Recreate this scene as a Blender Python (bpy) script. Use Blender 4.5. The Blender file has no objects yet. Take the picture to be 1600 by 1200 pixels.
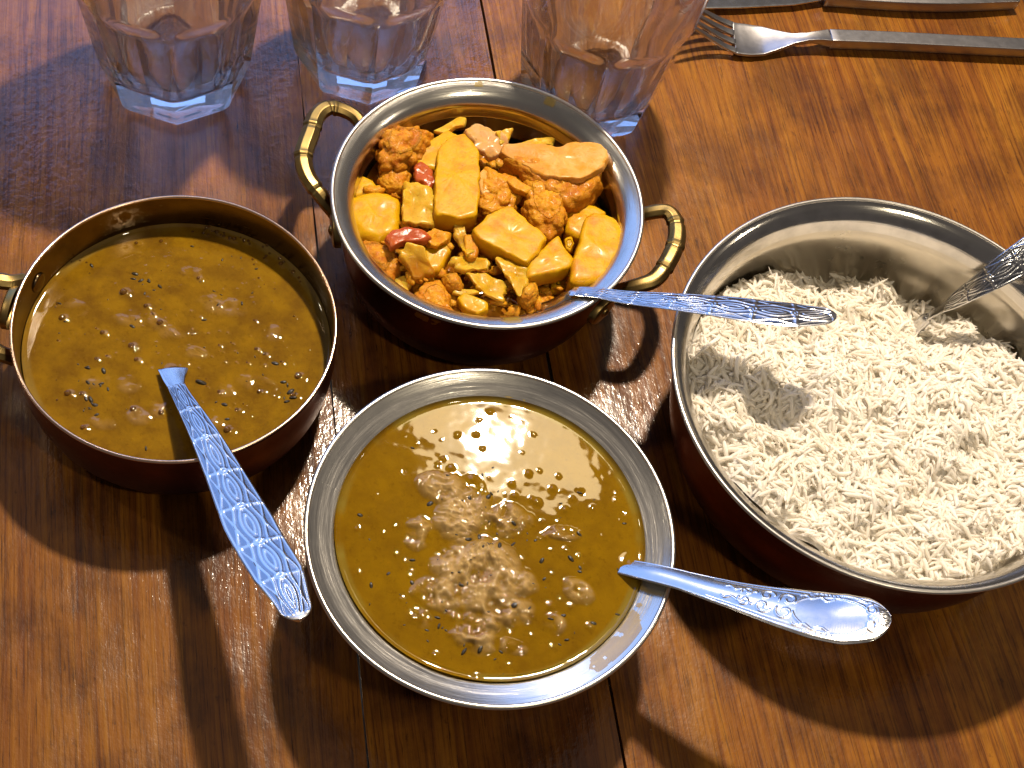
import bpy, bmesh, math, random
import numpy as np
from mathutils import Vector, Matrix

random.seed(4)
rng = np.random.default_rng(4)
S = bpy.context.scene
COL = S.collection
CM = 0.01

# ---------------------------------------------------------------- camera
H = 53.8                      # camera height over the table, cm
F_PX, PITCH, ROLL = 2246.97, 1.01185980, 0.265438165
cfw = Vector((0, math.cos(PITCH), -math.sin(PITCH)))
crt0 = Vector((1, 0, 0)); cup0 = crt0.cross(cfw)
crt = math.cos(ROLL) * crt0 + math.sin(ROLL) * cup0
cup = -math.sin(ROLL) * crt0 + math.cos(ROLL) * cup0
cam_d = bpy.data.cameras.new('camera'); cam = bpy.data.objects.new('camera', cam_d); COL.objects.link(cam)
cam.matrix_world = Matrix(((crt.x, cup.x, -cfw.x, 0), (crt.y, cup.y, -cfw.y, 0), (crt.z, cup.z, -cfw.z, H * CM), (0, 0, 0, 1)))
cam_d.sensor_width = 36; cam_d.lens = 36 * F_PX / 1600; cam_d.clip_start = 0.01; cam_d.clip_end = 50
S.camera = cam

def at(px, py, z):
    """photo pixel + height over the table (cm) -> place in the scene (cm)"""
    d = cfw + crt * ((px - 800) / F_PX) - cup * ((py - 600) / F_PX)
    t = (z - H) / d.z
    return Vector((d.x * t, d.y * t, z))

# ---------------------------------------------------------------- world, lamps, exposure
W = bpy.data.worlds.new("World"); S.world = W; W.use_nodes = True
bg = W.node_tree.nodes['Background']; bg.inputs[0].default_value = (0.098, 0.086, 0.080, 1); bg.inputs[1].default_value = 1.0
S.view_settings.view_transform = 'Standard'; S.view_settings.look = 'None'
S.view_settings.exposure = -0.08; S.view_settings.gamma = 1.0

def area(name, loc, target, sx, sy, power, color, shape='RECTANGLE'):
    l = bpy.data.lights.new(name, 'AREA'); l.shape = shape; l.size = sx * CM
    if shape in ('RECTANGLE', 'ELLIPSE'): l.size_y = sy * CM
    l.energy = power; l.color = color
    o = bpy.data.objects.new(name, l); COL.objects.link(o)
    o.location = Vector(loc) * CM
    o.rotation_euler = (Vector(target) - Vector(loc)).to_track_quat('-Z', 'Y').to_euler()
    return o
LZ = 105.0
_q = at(762, 684, 0) / H
LAMP = (_q.x * (48.6 + LZ - 5.2), _q.y * (48.6 + LZ - 5.2), LZ)
area('pendant_bulb', LAMP, (0, 32, 0), 6.0, 6.0, 25, (1.0, 0.84, 0.65), 'DISK')
for _k, (_x, _y, _p) in enumerate(((-58, 205, 1.4), (-120, 45, 2.6), (150, 60, 2.2))):
    area('added_sparkle_fill', (_x, _y, LZ), (0, 40, 0), 8, 8, _p, (1.0, 0.84, 0.62), 'DISK')  # added unseen lamps: warm sparkle in the glasses and softer fill
area('pendant_shade_glow', (LAMP[0] + 1.5, LAMP[1] + 1.0, LZ + 2.5), (LAMP[0] + 1.5, LAMP[1] + 1.0, 0), 26, 11.5, 0.95, (1.0, 0.78, 0.42), 'ELLIPSE')
area('second_pendant_bulb', (46, -12, LZ), (10, 38, 0), 7, 7, 3.2, (1.0, 0.85, 0.60), 'DISK')
area('window_daylight', (-145, 255, 120), (-5, 30, 0), 260, 230, 34.0, (0.22, 0.43, 1.0))

S.cycles.max_bounces = 14; S.cycles.transmission_bounces = 12; S.cycles.transparent_max_bounces = 12
S.cycles.glossy_bounces = 6; S.cycles.diffuse_bounces = 8
S.cycles.sample_clamp_indirect = 3.0; S.cycles.blur_glossy = 0.3
S.cycles.caustics_reflective = True; S.cycles.caustics_refractive = True
S.cycles.use_denoising = True


# ---------------------------------------------------------------- helpers
def _h(ix, iy, iz, seed):
    n = (ix.astype(np.int64) * 73856093) ^ (iy.astype(np.int64) * 19349663) ^ (iz.astype(np.int64) * 83492791) ^ np.int64(seed * 2654435761 % (1 << 31))
    n = (n ^ (n >> 13)) & 0x7fffffff
    n = (n * 1274126177 + 12345) & 0x7fffffff
    n = (n ^ (n >> 15)) & 0x7fffffff
    n = (n * 668265263) & 0x7fffffff
    return (n & 0xffff) / 65535.0
def vnoise(x, y, z=0.0, seed=0):
    x, y, z = np.broadcast_arrays(np.asarray(x, float), np.asarray(y, float), np.asarray(z, float))
    ix, iy, iz = np.floor(x), np.floor(y), np.floor(z)
    fx, fy, fz = x - ix, y - iy, z - iz
    ux, uy, uz = [f * f * f * (f * (f * 6 - 15) + 10) for f in (fx, fy, fz)]
    r = 0
    for a in (0, 1):
        for b in (0, 1):
            for c in (0, 1):
                w = (ux if a else 1 - ux) * (uy if b else 1 - uy) * (uz if c else 1 - uz)
                r = r + w * _h(ix + a, iy + b, iz + c, seed)
    return r * 2 - 1
def fbm(x, y, z=0.0, seed=0, oct=4, gain=.5):
    r = 0; a = 1.0; f = 1.0
    for k in range(oct):
        r = r + a * vnoise(x * f + 17.3 * k, y * f - 9.1 * k, np.asarray(z) * f, seed + k); a *= gain; f *= 2.03
    return r

def mesh_obj(name, verts, faces, mat=None, parent=None, smooth=True, loc=None, attrs=None):
    me = bpy.data.meshes.new(name)
    v = np.asarray(verts, float) * CM
    me.from_pydata(v.tolist() if len(v) < 20000 else v, [], faces if isinstance(faces, list) else faces.tolist())
    me.update()
    if smooth: me.shade_smooth()
    else: me.shade_flat()
    if mat: me.materials.append(mat)
    if attrs:
        for k, a in attrs.items():
            at_ = me.attributes.new(k, 'FLOAT', 'POINT'); at_.data.foreach_set('value', np.asarray(a, np.float32))
    o = bpy.data.objects.new(name, me); COL.objects.link(o)
    if parent: o.parent = parent
    if loc is not None: o.location = Vector(loc) * CM
    return o
def empty(name, loc=(0, 0, 0), rz=0):
    o = bpy.data.objects.new(name, None); COL.objects.link(o); o.location = Vector(loc) * CM
    o.rotation_euler = (0, 0, rz); o.empty_display_size = .02
    return o
def tag(o, label, cat=None, group=None, kind=None):
    if label: o['label'] = label
    if cat: o['category'] = cat
    if group: o['group'] = group
    if kind: o['kind'] = kind
    return o
def dup_mesh(src, name, parent):
    o = src.copy(); COL.objects.link(o); o.parent = parent; o.name = name
    return o
def quads(nr, nc, closed=True):
    """faces of a grid of nr rings x nc points (closed round the ring)"""
    i = np.arange(nr - 1)[:, None] * nc
    j = np.arange(nc if closed else nc - 1)[None]
    j2 = (j + 1) % nc
    return np.stack([i + j, i + j2, i + nc + j2, i + nc + j], -1).reshape(-1, 4)
def lathe(profile, n=128, wob=0.0035, seed=0):
    """profile: list of (r, z), r may be 0 at the ends"""
    p = np.array(profile, float); a = np.arange(n) / n * 2 * math.pi
    w = 1 + wob * vnoise(np.cos(a) * 1.4 + 3, np.sin(a) * 1.4, seed=seed)
    x = p[:, 0][:, None] * np.cos(a) * w; y = p[:, 0][:, None] * np.sin(a) * w
    z = np.repeat(p[:, 1][:, None], n, 1)
    return np.stack([x, y, z], -1).reshape(-1, 3), quads(len(p), n).tolist()
def smooth_profile(pts, sub=4):
    """Catmull-Rom through the points; a point given as (r, z, 1) is a hard corner"""
    out = []; P = [tuple(q[:2]) for q in pts]; hard = [len(q) > 2 for q in pts]
    for i in range(len(P) - 1):
        p1, p2 = P[i], P[i + 1]
        p0 = p1 if (i == 0 or hard[i]) else P[i - 1]
        p3 = p2 if (i + 2 >= len(P) or hard[i + 1]) else P[i + 2]
        for k in range(sub):
            t = k / sub
            out.append(tuple(.5 * (2 * b + (c - a) * t + (2 * a - 5 * b + 4 * c - d) * t * t + (3 * b - a - 3 * c + d) * t ** 3) for a, b, c, d in zip(p0, p1, p2, p3)))
    out.append(P[-1]); return out
def cr(pts, n):
    """Catmull-Rom resample of an open 3-D polyline to n points, even in arc length"""
    P = [Vector(p) for p in pts]; Q = []
    for i in range(len(P) - 1):
        p0 = P[max(i - 1, 0)]; p1 = P[i]; p2 = P[i + 1]; p3 = P[min(i + 2, len(P) - 1)]
        for k in range(24):
            t = k / 24
            Q.append(.5 * (2 * p1 + (p2 - p0) * t + (2 * p0 - 5 * p1 + 4 * p2 - p3) * t * t + (3 * p1 - p0 - 3 * p2 + p3) * t ** 3))
    Q.append(P[-1]); Q = np.array([list(q) for q in Q])
    L = np.r_[0, np.cumsum(np.linalg.norm(np.diff(Q, axis=0), axis=1))]
    s = np.linspace(0, L[-1], n)
    return np.stack([np.interp(s, L, Q[:, k]) for k in range(3)], -1), L[-1]
def tube(path, radii, n=12, flat=1.0, up=(0, 0, 1), rot=0.0):
    P = np.asarray(path); T = np.gradient(P, axis=0); T /= np.linalg.norm(T, axis=1)[:, None]
    U = np.cross(T, np.array(up, float)); U /= np.linalg.norm(U, axis=1)[:, None]; V = np.cross(U, T)
    a = np.arange(n) / n * 2 * math.pi + rot
    R = np.broadcast_to(np.asarray(radii, float), (len(P),))
    v = P[:, None] + R[:, None, None] * (np.cos(a)[None, :, None] * U[:, None] + flat * np.sin(a)[None, :, None] * V[:, None])
    v = v.reshape(-1, 3); f = quads(len(P), n).tolist()
    f.append(list(range(n))[::-1]); f.append([(len(P) - 1) * n + k for k in range(n)])
    return v, f

# ---------------------------------------------------------------- materials
def M(name, base=(.5, .5, .5), rough=.5, metal=0, **kw):
    m = bpy.data.materials.new(name); m.use_nodes = True
    nt = m.node_tree; b = nt.nodes['Principled BSDF']
    b.inputs['Base Color'].default_value = (*base, 1); b.inputs['Roughness'].default_value = rough; b.inputs['Metallic'].default_value = metal
    for k, v in kw.items(): b.inputs[k.replace('_', ' ')].default_value = v
    return m, nt, b
def N(nt, typ, **kw):
    n = nt.nodes.new(typ)
    for k, v in kw.items():
        if k in ('operation', 'blend_type', 'noise_dimensions', 'feature', 'wave_type', 'bands_direction', 'data_type', 'attribute_name', 'distance', 'normalize'): setattr(n, k, v)
        else: n.inputs[k.replace('_', ' ')].default_value = v
    return n
def ramp(nt, src, stops, interp='LINEAR'):
    r = nt.nodes.new('ShaderNodeValToRGB'); r.color_ramp.interpolation = interp
    e = r.color_ramp.elements
    while len(e) < len(stops): e.new(.5)
    for k, (p, c) in enumerate(stops):
        e[k].position = p; e[k].color = (*c, 1) if len(c) == 3 else c
    nt.links.new(src, r.inputs[0]); return r
def noise(nt, vec, scale, detail=4, rough=.55, dist=0.0):
    n = N(nt, 'ShaderNodeTexNoise', Scale=scale, Detail=detail, Roughness=rough, Distortion=dist)
    if vec is not None: nt.links.new(vec, n.inputs['Vector'])
    return n.outputs[0]
def mapping(nt, scale, loc=(0, 0, 0), rot=(0, 0, 0)):
    tc = nt.nodes.new('ShaderNodeTexCoord'); mp = nt.nodes.new('ShaderNodeMapping')
    mp.inputs['Scale'].default_value = scale; mp.inputs['Location'].default_value = loc; mp.inputs['Rotation'].default_value = rot
    nt.links.new(tc.outputs['Object'], mp.inputs['Vector']); return mp.outputs[0]
def math_n(nt, op, a, b=None, clamp=False):
    n = nt.nodes.new('ShaderNodeMath'); n.operation = op; n.use_clamp = clamp
    for k, x in enumerate((a, b)):
        if x is None: continue
        if isinstance(x, (int, float)): n.inputs[k].default_value = x
        else: nt.links.new(x, n.inputs[k])
    return n.outputs[0]
def mixc(nt, fac, a, b, mode='MIX'):
    n = nt.nodes.new('ShaderNodeMix'); n.data_type = 'RGBA'; n.blend_type = mode
    for idx, x in ((0, fac), (6, a), (7, b)):
        if isinstance(x, (int, float)): n.inputs[idx].default_value = x
        elif isinstance(x, tuple): n.inputs[idx].default_value = (*x, 1)
        else: nt.links.new(x, n.inputs[idx])
    return n.outputs[2]
def bump(nt, b, height, strength, dist, normal=None, target='Normal'):
    n = nt.nodes.new('ShaderNodeBump'); n.inputs['Strength'].default_value = strength; n.inputs['Distance'].default_value = dist
    nt.links.new(height, n.inputs['Height'])
    if normal is not None: nt.links.new(normal, n.inputs['Normal'])
    if target: nt.links.new(n.outputs[0], b.inputs[target])
    return n.outputs[0]

def wood_mat(name, seed, tint=1.0, worn=0.5):
    m, nt, b = M(name, rough=.5)
    b.inputs['Specular IOR Level'].default_value = .12
    b.inputs['Coat Weight'].default_value = min(1, .60 + .4 * worn); b.inputs['Coat Roughness'].default_value = .16; b.inputs['Coat IOR'].default_value = 1.62 + .2 * worn
    off = (seed * 3.1, seed * 1.7, 0)
    warp = noise(nt, mapping(nt, (6, 1.6, 1), off), 1.0, 2)
    tc = mapping(nt, (1, 1, 1), off)
    add = nt.nodes.new('ShaderNodeVectorMath'); add.operation = 'ADD'
    comb = nt.nodes.new('ShaderNodeCombineXYZ'); nt.links.new(math_n(nt, 'MULTIPLY', math_n(nt, 'SUBTRACT', warp, .5), .035), comb.inputs[0])
    nt.links.new(tc, add.inputs[0]); nt.links.new(comb.outputs[0], add.inputs[1])
    st = nt.nodes.new('ShaderNodeMapping'); st.inputs['Scale'].default_value = (330, 6.0, 1); nt.links.new(add.outputs[0], st.inputs['Vector'])
    grain = noise(nt, st.outputs[0], 1.0, 6, .62)
    st2 = nt.nodes.new('ShaderNodeMapping'); st2.inputs['Scale'].default_value = (900, 24, 1); nt.links.new(add.outputs[0], st2.inputs['Vector'])
    fine = noise(nt, st2.outputs[0], 1.0, 3, .6)
    broad = noise(nt, mapping(nt, (22, 5, 1), off), 1.0, 3)
    blot = noise(nt, mapping(nt, (30, 22, 1), (off[0] + 5, off[1], 0)), 1.0, 5, .62)
    g = math_n(nt, 'ADD', math_n(nt, 'MULTIPLY', grain, .60), math_n(nt, 'MULTIPLY', broad, .40))
    c = ramp(nt, g, [(.30, (.085 * tint, .021 * tint, .003)), (.42, (.165 * tint, .050 * tint, .004)), (.53, (.245 * tint, .088 * tint, .005)), (.70, (.335 * tint, .142 * tint, .008))]).outputs[0]
    fr = ramp(nt, fine, [(.36, (.45, .40, .38)), (.50, (1, 1, 1))]).outputs[0]
    c = mixc(nt, .75, c, fr, 'MULTIPLY')
    st3 = nt.nodes.new('ShaderNodeMapping'); st3.inputs['Scale'].default_value = (1500, 75, 1); nt.links.new(add.outputs[0], st3.inputs['Vector'])
    po = ramp(nt, noise(nt, st3.outputs[0], 1.0, 2, .5), [(.28, (.25, .2, .18)), (.40, (1, 1, 1))]).outputs[0]
    c = mixc(nt, .75, c, po, 'MULTIPLY')
    st4 = nt.nodes.new('ShaderNodeMapping'); st4.inputs['Scale'].default_value = (120, 1.2, 1); nt.links.new(add.outputs[0], st4.inputs['Vector'])
    ck = ramp(nt, noise(nt, st4.outputs[0], 1.0, 1, .4, .4), [(.494, (1, 1, 1)), (.5, (.30, .25, .22)), (.506, (1, 1, 1))]).outputs[0]
    c = mixc(nt, .55, c, ck, 'MULTIPLY')
    sk = ramp(nt, noise(nt, mapping(nt, (260, 170, 1), off), 1.0, 3, .6), [(.27, (.3, .26, .24)), (.36, (1, 1, 1))]).outputs[0]
    c = mixc(nt, .6, c, sk, 'MULTIPLY')
    # dark stains soaked into the wood
    dr = ramp(nt, blot, [(.40 - .04 * worn, (.30, .24, .24)), (.56, (1, 1, 1))]).outputs[0]
    c = mixc(nt, .55 + .25 * worn, c, dr, 'MULTIPLY')
    nt.links.new(c, b.inputs['Base Color'])
    pores = noise(nt, mapping(nt, (900, 260, 1), off), 1.0, 2, .6)
    dents = noise(nt, mapping(nt, (330, 210, 1), off), 1.0, 3, .65)
    hgt = math_n(nt, 'ADD', math_n(nt, 'MULTIPLY', grain, .5), math_n(nt, 'ADD', math_n(nt, 'MULTIPLY', dents, .55), math_n(nt, 'MULTIPLY', pores, .25)))
    bump(nt, b, hgt, .7, .0006)
    # the varnish: smoother, with its own orange-peel and dents, worn through in spots
    h2 = math_n(nt, 'ADD', math_n(nt, 'MULTIPLY', dents, .6), math_n(nt, 'MULTIPLY', grain, .35))
    bump(nt, b, h2, .42 + .25 * worn, .00055, target='Coat Normal')
    wr = ramp(nt, noise(nt, mapping(nt, (60, 34, 1), (off[0], off[1] + 3, 0)), 1.0, 4, .6), [(.35, (.07, .07, .07)), (.65, (.21, .21, .21))]).outputs[0]
    nt.links.new(wr, b.inputs['Coat Roughness'])
    return m

def metal_mat(name, base, rough, grime=(.03, .022, .015), amount=.3, concentric=False, scale=300, bstr=.12):
    m, nt, b = M(name, base, rough, 1.0)
    if concentric:
        tc = nt.nodes.new('ShaderNodeTexCoord'); sep = nt.nodes.new('ShaderNodeSeparateXYZ'); nt.links.new(tc.outputs['Object'], sep.inputs[0])
        x, y = sep.outputs[0], sep.outputs[1]
        r = math_n(nt, 'SQRT', math_n(nt, 'ADD', math_n(nt, 'MULTIPLY', x, x), math_n(nt, 'MULTIPLY', y, y)))
        an = math_n(nt, 'ARCTAN2', y, x)
        cb = nt.nodes.new('ShaderNodeCombineXYZ')
        nt.links.new(math_n(nt, 'MULTIPLY', r, 900.0), cb.inputs[0]); nt.links.new(math_n(nt, 'MULTIPLY', an, 3.0), cb.inputs[1])
        nt.links.new(math_n(nt, 'MULTIPLY', sep.outputs[2], 900.0), cb.inputs[2])
        line = noise(nt, cb.outputs[0], 1.0, 4, .6)
        bump(nt, b, line, bstr * 2.2, .0002)
    else:
        line = noise(nt, mapping(nt, (scale, scale, scale)), 1.0, 4, .6)
        bump(nt, b, line, bstr, .0003)
    big = noise(nt, mapping(nt, (45, 45, 45)), 1.0, 5, .65)
    fac = ramp(nt, big, [(.44, (0, 0, 0)), (.70, (amount, amount, amount))]).outputs[0]
    nt.links.new(mixc(nt, fac, base, grime), b.inputs['Base Color'])
    rr = math_n(nt, 'ADD', math_n(nt, 'MULTIPLY', line, .10), math_n(nt, 'ADD', math_n(nt, 'MULTIPLY', big, .12), rough - .10))
    nt.links.new(rr, b.inputs['Roughness'])
    return m
STEEL_RING = metal_mat('brushed_steel_turned', (.66, .64, .60), .22, amount=.12, concentric=True, bstr=.20)
STEEL_WELL = metal_mat('steel_inside_well', (.55, .51, .44), .24, amount=.12, bstr=.03)
STEEL_POL = metal_mat('polished_steel_flare', (.62, .60, .57), .13, amount=.35, concentric=True, bstr=.16)
STEEL = metal_mat('cutlery_steel', (.66, .66, .67), .17, amount=.12, bstr=.05)
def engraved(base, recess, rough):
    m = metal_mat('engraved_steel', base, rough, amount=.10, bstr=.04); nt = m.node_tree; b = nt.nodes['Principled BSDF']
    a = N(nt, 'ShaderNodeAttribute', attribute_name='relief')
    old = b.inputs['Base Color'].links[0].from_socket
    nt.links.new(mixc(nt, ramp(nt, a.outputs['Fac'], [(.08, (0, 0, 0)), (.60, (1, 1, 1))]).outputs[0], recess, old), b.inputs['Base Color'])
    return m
STEEL_LIP = metal_mat('worn_steel_lip', (.60, .58, .55), .32, amount=.3, bstr=.1)
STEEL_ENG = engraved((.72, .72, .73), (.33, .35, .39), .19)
STEEL_SAT = metal_mat('satin_fork_steel', (.40, .39, .40), .32, amount=.15, bstr=.08)
TIN = metal_mat('tinned_lining', (.20, .135, .075), .24, grime=(.05, .03, .012), amount=.7, concentric=True, bstr=.06)
COPPER = metal_mat('aged_copper', (.12, .034, .018), .40, grime=(.06, .02, .012), amount=.85, scale=160, bstr=.35)
BRASS = metal_mat('cast_brass', (.28, .20, .075), .36, grime=(.16, .09, .03), amount=.6, scale=200, bstr=.2)

GLASS, _nt, _b = M('clear_glass', (.98, .99, .985), 0.0, 0, Transmission_Weight=1.0, IOR=1.5, Alpha=.88)

def food_mat(name, base, dark, rough=.32, sss=.25, rad=(.006, .003, .001), scale=140, spec=.5, lo=.35, hi=.65, bs=.5, bd=.0006, coat=.35):
    m, nt, b = M(name, base, rough)
    b.inputs['Subsurface Weight'].default_value = sss; b.inputs['Subsurface Radius'].default_value = rad; b.inputs['Subsurface Scale'].default_value = 1.0
    b.inputs['Coat Weight'].default_value = coat * .20; b.inputs['Coat Roughness'].default_value = .17; b.inputs['Specular IOR Level'].default_value = .12
    oi = nt.nodes.new('ShaderNodeObjectInfo')
    tc = nt.nodes.new('ShaderNodeTexCoord'); av = nt.nodes.new('ShaderNodeVectorMath'); av.operation = 'ADD'
    mm = nt.nodes.new('ShaderNodeVectorMath'); mm.operation = 'SCALE'; mm.inputs[0].default_value = (1, .7, .3); nt.links.new(oi.outputs['Random'], mm.inputs['Scale'])
    nt.links.new(tc.outputs['Object'], av.inputs[0]); nt.links.new(mm.outputs[0], av.inputs[1])
    n1 = noise(nt, av.outputs[0], scale, 5, .6); n2 = noise(nt, av.outputs[0], scale * 5.5, 3, .6)
    c = mixc(nt, ramp(nt, n1, [(lo, (0, 0, 0)), (hi, (1, 1, 1))]).outputs[0], dark, base)
    sp = ramp(nt, n2, [(.29, (.45, .34, .25)), (.37, (1, 1, 1))]).outputs[0]
    c = mixc(nt, .6, c, sp, 'MULTIPLY')
    sa = N(nt, 'ShaderNodeAttribute', attribute_name='sauce')
    c = mixc(nt, math_n(nt, 'MULTIPLY', math_n(nt, 'ADD', sa.outputs['Fac'], math_n(nt, 'MULTIPLY', math_n(nt, 'SUBTRACT', n1, .5), .9)), .85, True), c, (.36, .125, .006))
    nt.links.new(c, b.inputs['Base Color'])
    bump(nt, b, math_n(nt, 'ADD', n1, math_n(nt, 'MULTIPLY', n2, .5)), bs, bd)
    return m
POTATO = food_mat('potato_turmeric', (0.504, 0.2772, 0.00252), (0.42, 0.168, 0.00252), .42, lo=.30, hi=.55)
CAULI_O = food_mat('cauliflower_spiced', (0.53, 0.245, 0.013), (0.3528, 0.0966, 0.00672), .34, scale=230, bs=.9, bd=.0011)
CAULI_P = food_mat('cauliflower_pale', (0.5544, 0.3024, 0.084), (0.4872, 0.21, 0.0168), .36, scale=150, bs=.6, lo=.38, hi=.60)
CAULI_Y = food_mat('cauliflower_yellow', (0.5712, 0.2772, 0.01512), (0.42, 0.1428, 0.00672), .34, scale=200, bs=.9, bd=.001)
ONION = food_mat('onion_cooked', (0.5544, 0.3612, 0.042), (0.4704, 0.252, 0.01008), .22, sss=.6, scale=160, bs=.6, coat=.5)
ONION_L = food_mat('onion_pale', (0.5208, 0.3192, 0.168), (0.504, 0.252, 0.0504), .18, sss=.4, scale=110, bs=.4, coat=.8)
TOMATO = food_mat('tomato_cooked', (0.3696, 0.0798, 0.021), (0.2856, 0.0504, 0.01008), .18, sss=.3, scale=160, bs=.5, coat=.8)
for _m in (ONION, ONION_L):
    _q = _m.node_tree.nodes['Principled BSDF']; _q.inputs['Transmission Weight'].default_value = .08; _q.inputs['IOR'].default_value = 1.3; _q.inputs['Roughness'].default_value = .3
GRAVY = food_mat('curry_gravy', (0.336, 0.1428, 0.00672), (0.2016, 0.063, 0.0042), .20, sss=.1, scale=120, bs=.9, coat=.9)
SEED, _, _ = M('dark_spice', (.018, .013, .006), .35, 0)

def dal_mat(name, base, deep, pale):
    m, nt, b = M(name, base, .45); b.inputs['Specular IOR Level'].default_value = 0.0
    b.inputs['Subsurface Weight'].default_value = .12; b.inputs['Subsurface Radius'].default_value = (.004, .002, .0005); b.inputs['Subsurface Scale'].default_value = 1.0
    b.inputs['Coat Weight'].default_value = 1.0; b.inputs['Coat Roughness'].default_value = .03; b.inputs['Coat IOR'].default_value = 1.5
    a = N(nt, 'ShaderNodeAttribute', attribute_name='lump')
    n1 = noise(nt, mapping(nt, (70, 70, 70)), 1.0, 6, .65); n2 = noise(nt, mapping(nt, (520, 520, 520)), 1.0, 3, .6)
    c = mixc(nt, ramp(nt, n1, [(.36, (0, 0, 0)), (.62, (1, 1, 1))]).outputs[0], deep, base)
    c = mixc(nt, math_n(nt, 'MULTIPLY', a.outputs['Fac'], .75, True), c, pale)
    c = mixc(nt, .30, c, ramp(nt, n2, [(.30, (.5, .4, .3)), (.42, (1, 1, 1)), (.68, (1, 1, 1)), (.76, (1.5, 1.4, 1.3))]).outputs[0], 'MULTIPLY')
    e = N(nt, 'ShaderNodeAttribute', attribute_name='scum')
    c = mixc(nt, e.outputs['Fac'], c, (base[0] * .95, base[1] * 1.25, base[2] * 5 + .01))
    nt.links.new(c, b.inputs['Base Color'])
    bump(nt, b, n2, .25, .0003)
    return m
DAL_F = dal_mat('dal_mustard', (0.168, 0.088, 0.0007), (0.124, 0.061, 0.0007), (0.40, 0.275, 0.12))
DAL_D = dal_mat('dal_olive', (.185, .098, .004), (.115, .056, .004), (.27, .165, .06))

# ---------------------------------------------------------------- the table
ANG = math.atan(.395)
table = empty('wooden_table', (0, 40, 0), ANG)
tag(table, 'varnished orange-brown wooden table of three planks under all the dishes', 'table')
def plank(x0, x1, mat, zt=0.0):
    """a board along local Y, its edges rounded; x in cm across the boards"""
    e = .008; n = 60
    xs = [x0, x0, x0 + e * .3, x0 + e, x1 - e, x1 - e * .3, x1, x1]; zs = [-3, -e, -e * .3, 0, 0, -e * .3, -e, -3]
    ys = np.linspace(-62, 62, n); v = []
    for y in ys:
        j0 = .03 * vnoise(y * .9, x0)[()] ; j1 = .03 * vnoise(y * .9, x1, seed=3)[()]
        for k, (x, z) in enumerate(zip(xs, zs)):
            v.append((x + (j0 if k < 4 else j1), y, z + zt))
    f = quads(n, 8).tolist(); f.append(list(range(8))); f.append([(n - 1) * 8 + k for k in range(8)][::-1])
    o = mesh_obj('plank', v, f, mat, table, smooth=False); return o
def across(p):      # local x of a table point
    d = Vector((p.x, p.y - 40)); return d.x * math.cos(ANG) + d.y * math.sin(ANG)
xa = across(Vector((-11.41, 40.98, 0))); xb = across(Vector((-5.05, 51.46, 0)))
plank(xa - 42, xa - .03, wood_mat('wood_left_board', 1, .80, .75))
plank(xa + .03, xb - .07, wood_mat('wood_middle_board', 2.6, .74, 1.0), -.02)
plank(xb + .06, xb + 46, wood_mat('wood_right_board', 4.2, .90, .2))

# ---------------------------------------------------------------- bowls
def ucoord(px, py): return at(px, py, 0) / H
BW = dict(D=(-0.27514206, 0.59836931, 0.12936833, 4.5), R=(0.31792655, 0.73141437, 0.19778375, 6.0),
          K=(-0.06306704, 0.80846598, 0.14028218, 5.5), F=(0.01474128, 0.49441963, 0.14437779, 5.5))
def place(k):
    x, y, r, z = BW[k]; return (x * (H - z), y * (H - z), 0), r * (H - z), z

# the plain dal bowl on the left: thin tinned copper, straight wall
(cD, rD, zD) = place('D')
bowlD = empty('copper_bowl', cD); tag(bowlD, 'thin-rimmed copper bowl on the left, filled with dal, brass handle at frame edge', 'bowl', 'metal serving bowls')
v, f = lathe(smooth_profile([(rD - .13, zD - .02), (rD - .16, zD - .3), (rD - .20, 2.8), (rD - .5, 1.4), (rD - 1.4, .6), (2, .45), (0.01, .45)], 5), 160)
mesh_obj('lining', v, f, TIN, bowlD)
v, f = lathe(smooth_profile([(rD - .13, zD - .02), (rD - .09, zD + .02), (rD - .03, zD), (rD, zD - .08), (rD - .01, zD - .35), (rD - .03, 2.8), (rD - .35, 1.2), (rD - 1.4, .25), (2, .08), (.01, .08)], 5), 160)
mesh_obj('outer_shell', v, f, COPPER, bowlD)
def torus(R, r, z, n=160, m=8, wob=0):
    return lathe([(R + r * math.cos(t), z + r * math.sin(t)) for t in np.linspace(0, 2 * math.pi, m + 1)], n)
v, f = torus(rD - .07, .075, zD + .0); mesh_obj('rim_edge', v, f, metal_mat('worn_copper_edge', (.78, .56, .42), .22, amount=.2), bowlD)

# karahi with potato curry
(cK, rK, zK) = place('K')
bowlK = empty('copper_bowl', cK); tag(bowlK, 'copper bowl with wide steel rim and two brass handles, holding potato curry', 'bowl', 'metal serving bowls')
v, f = lathe(smooth_profile([(rK - .16, zK + .02), (rK - .45, zK - .10), (rK - .75, zK - .30), (rK - .97, zK - .58), (rK - 1.03, zK - .74, 1), (rK - .98, zK - .86), (rK - 1.02, zK - 1.1),
    (rK - 1.10, zK - 1.35, 1), (rK - 1.0, zK - 1.6), (rK - .85, 2.9), (rK - .85, 2.0), (rK - 1.5, .9), (3, .5), (.01, .45)], 5), 180)
mesh_obj('lining', v, f, STEEL_RING, bowlK)
v, f = torus(rK - .10, .105, zK - .02); mesh_obj('rim_edge', v, f, STEEL_LIP, bowlK)
v, f = lathe(smooth_profile([(rK - .10, zK - .12), (rK - .12, zK - .35), (rK - .35, zK - .55), (rK - .75, zK - .75), (rK - .9, zK - .95, 1), (rK - .88, zK - 1.5), (rK - .70, 2.8), (rK - .72, 1.9), (rK - 1.4, .6), (3.2, .1), (.01, .08)], 5), 180)
mesh_obj('outer_shell', v, f, COPPER, bowlK)

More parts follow.
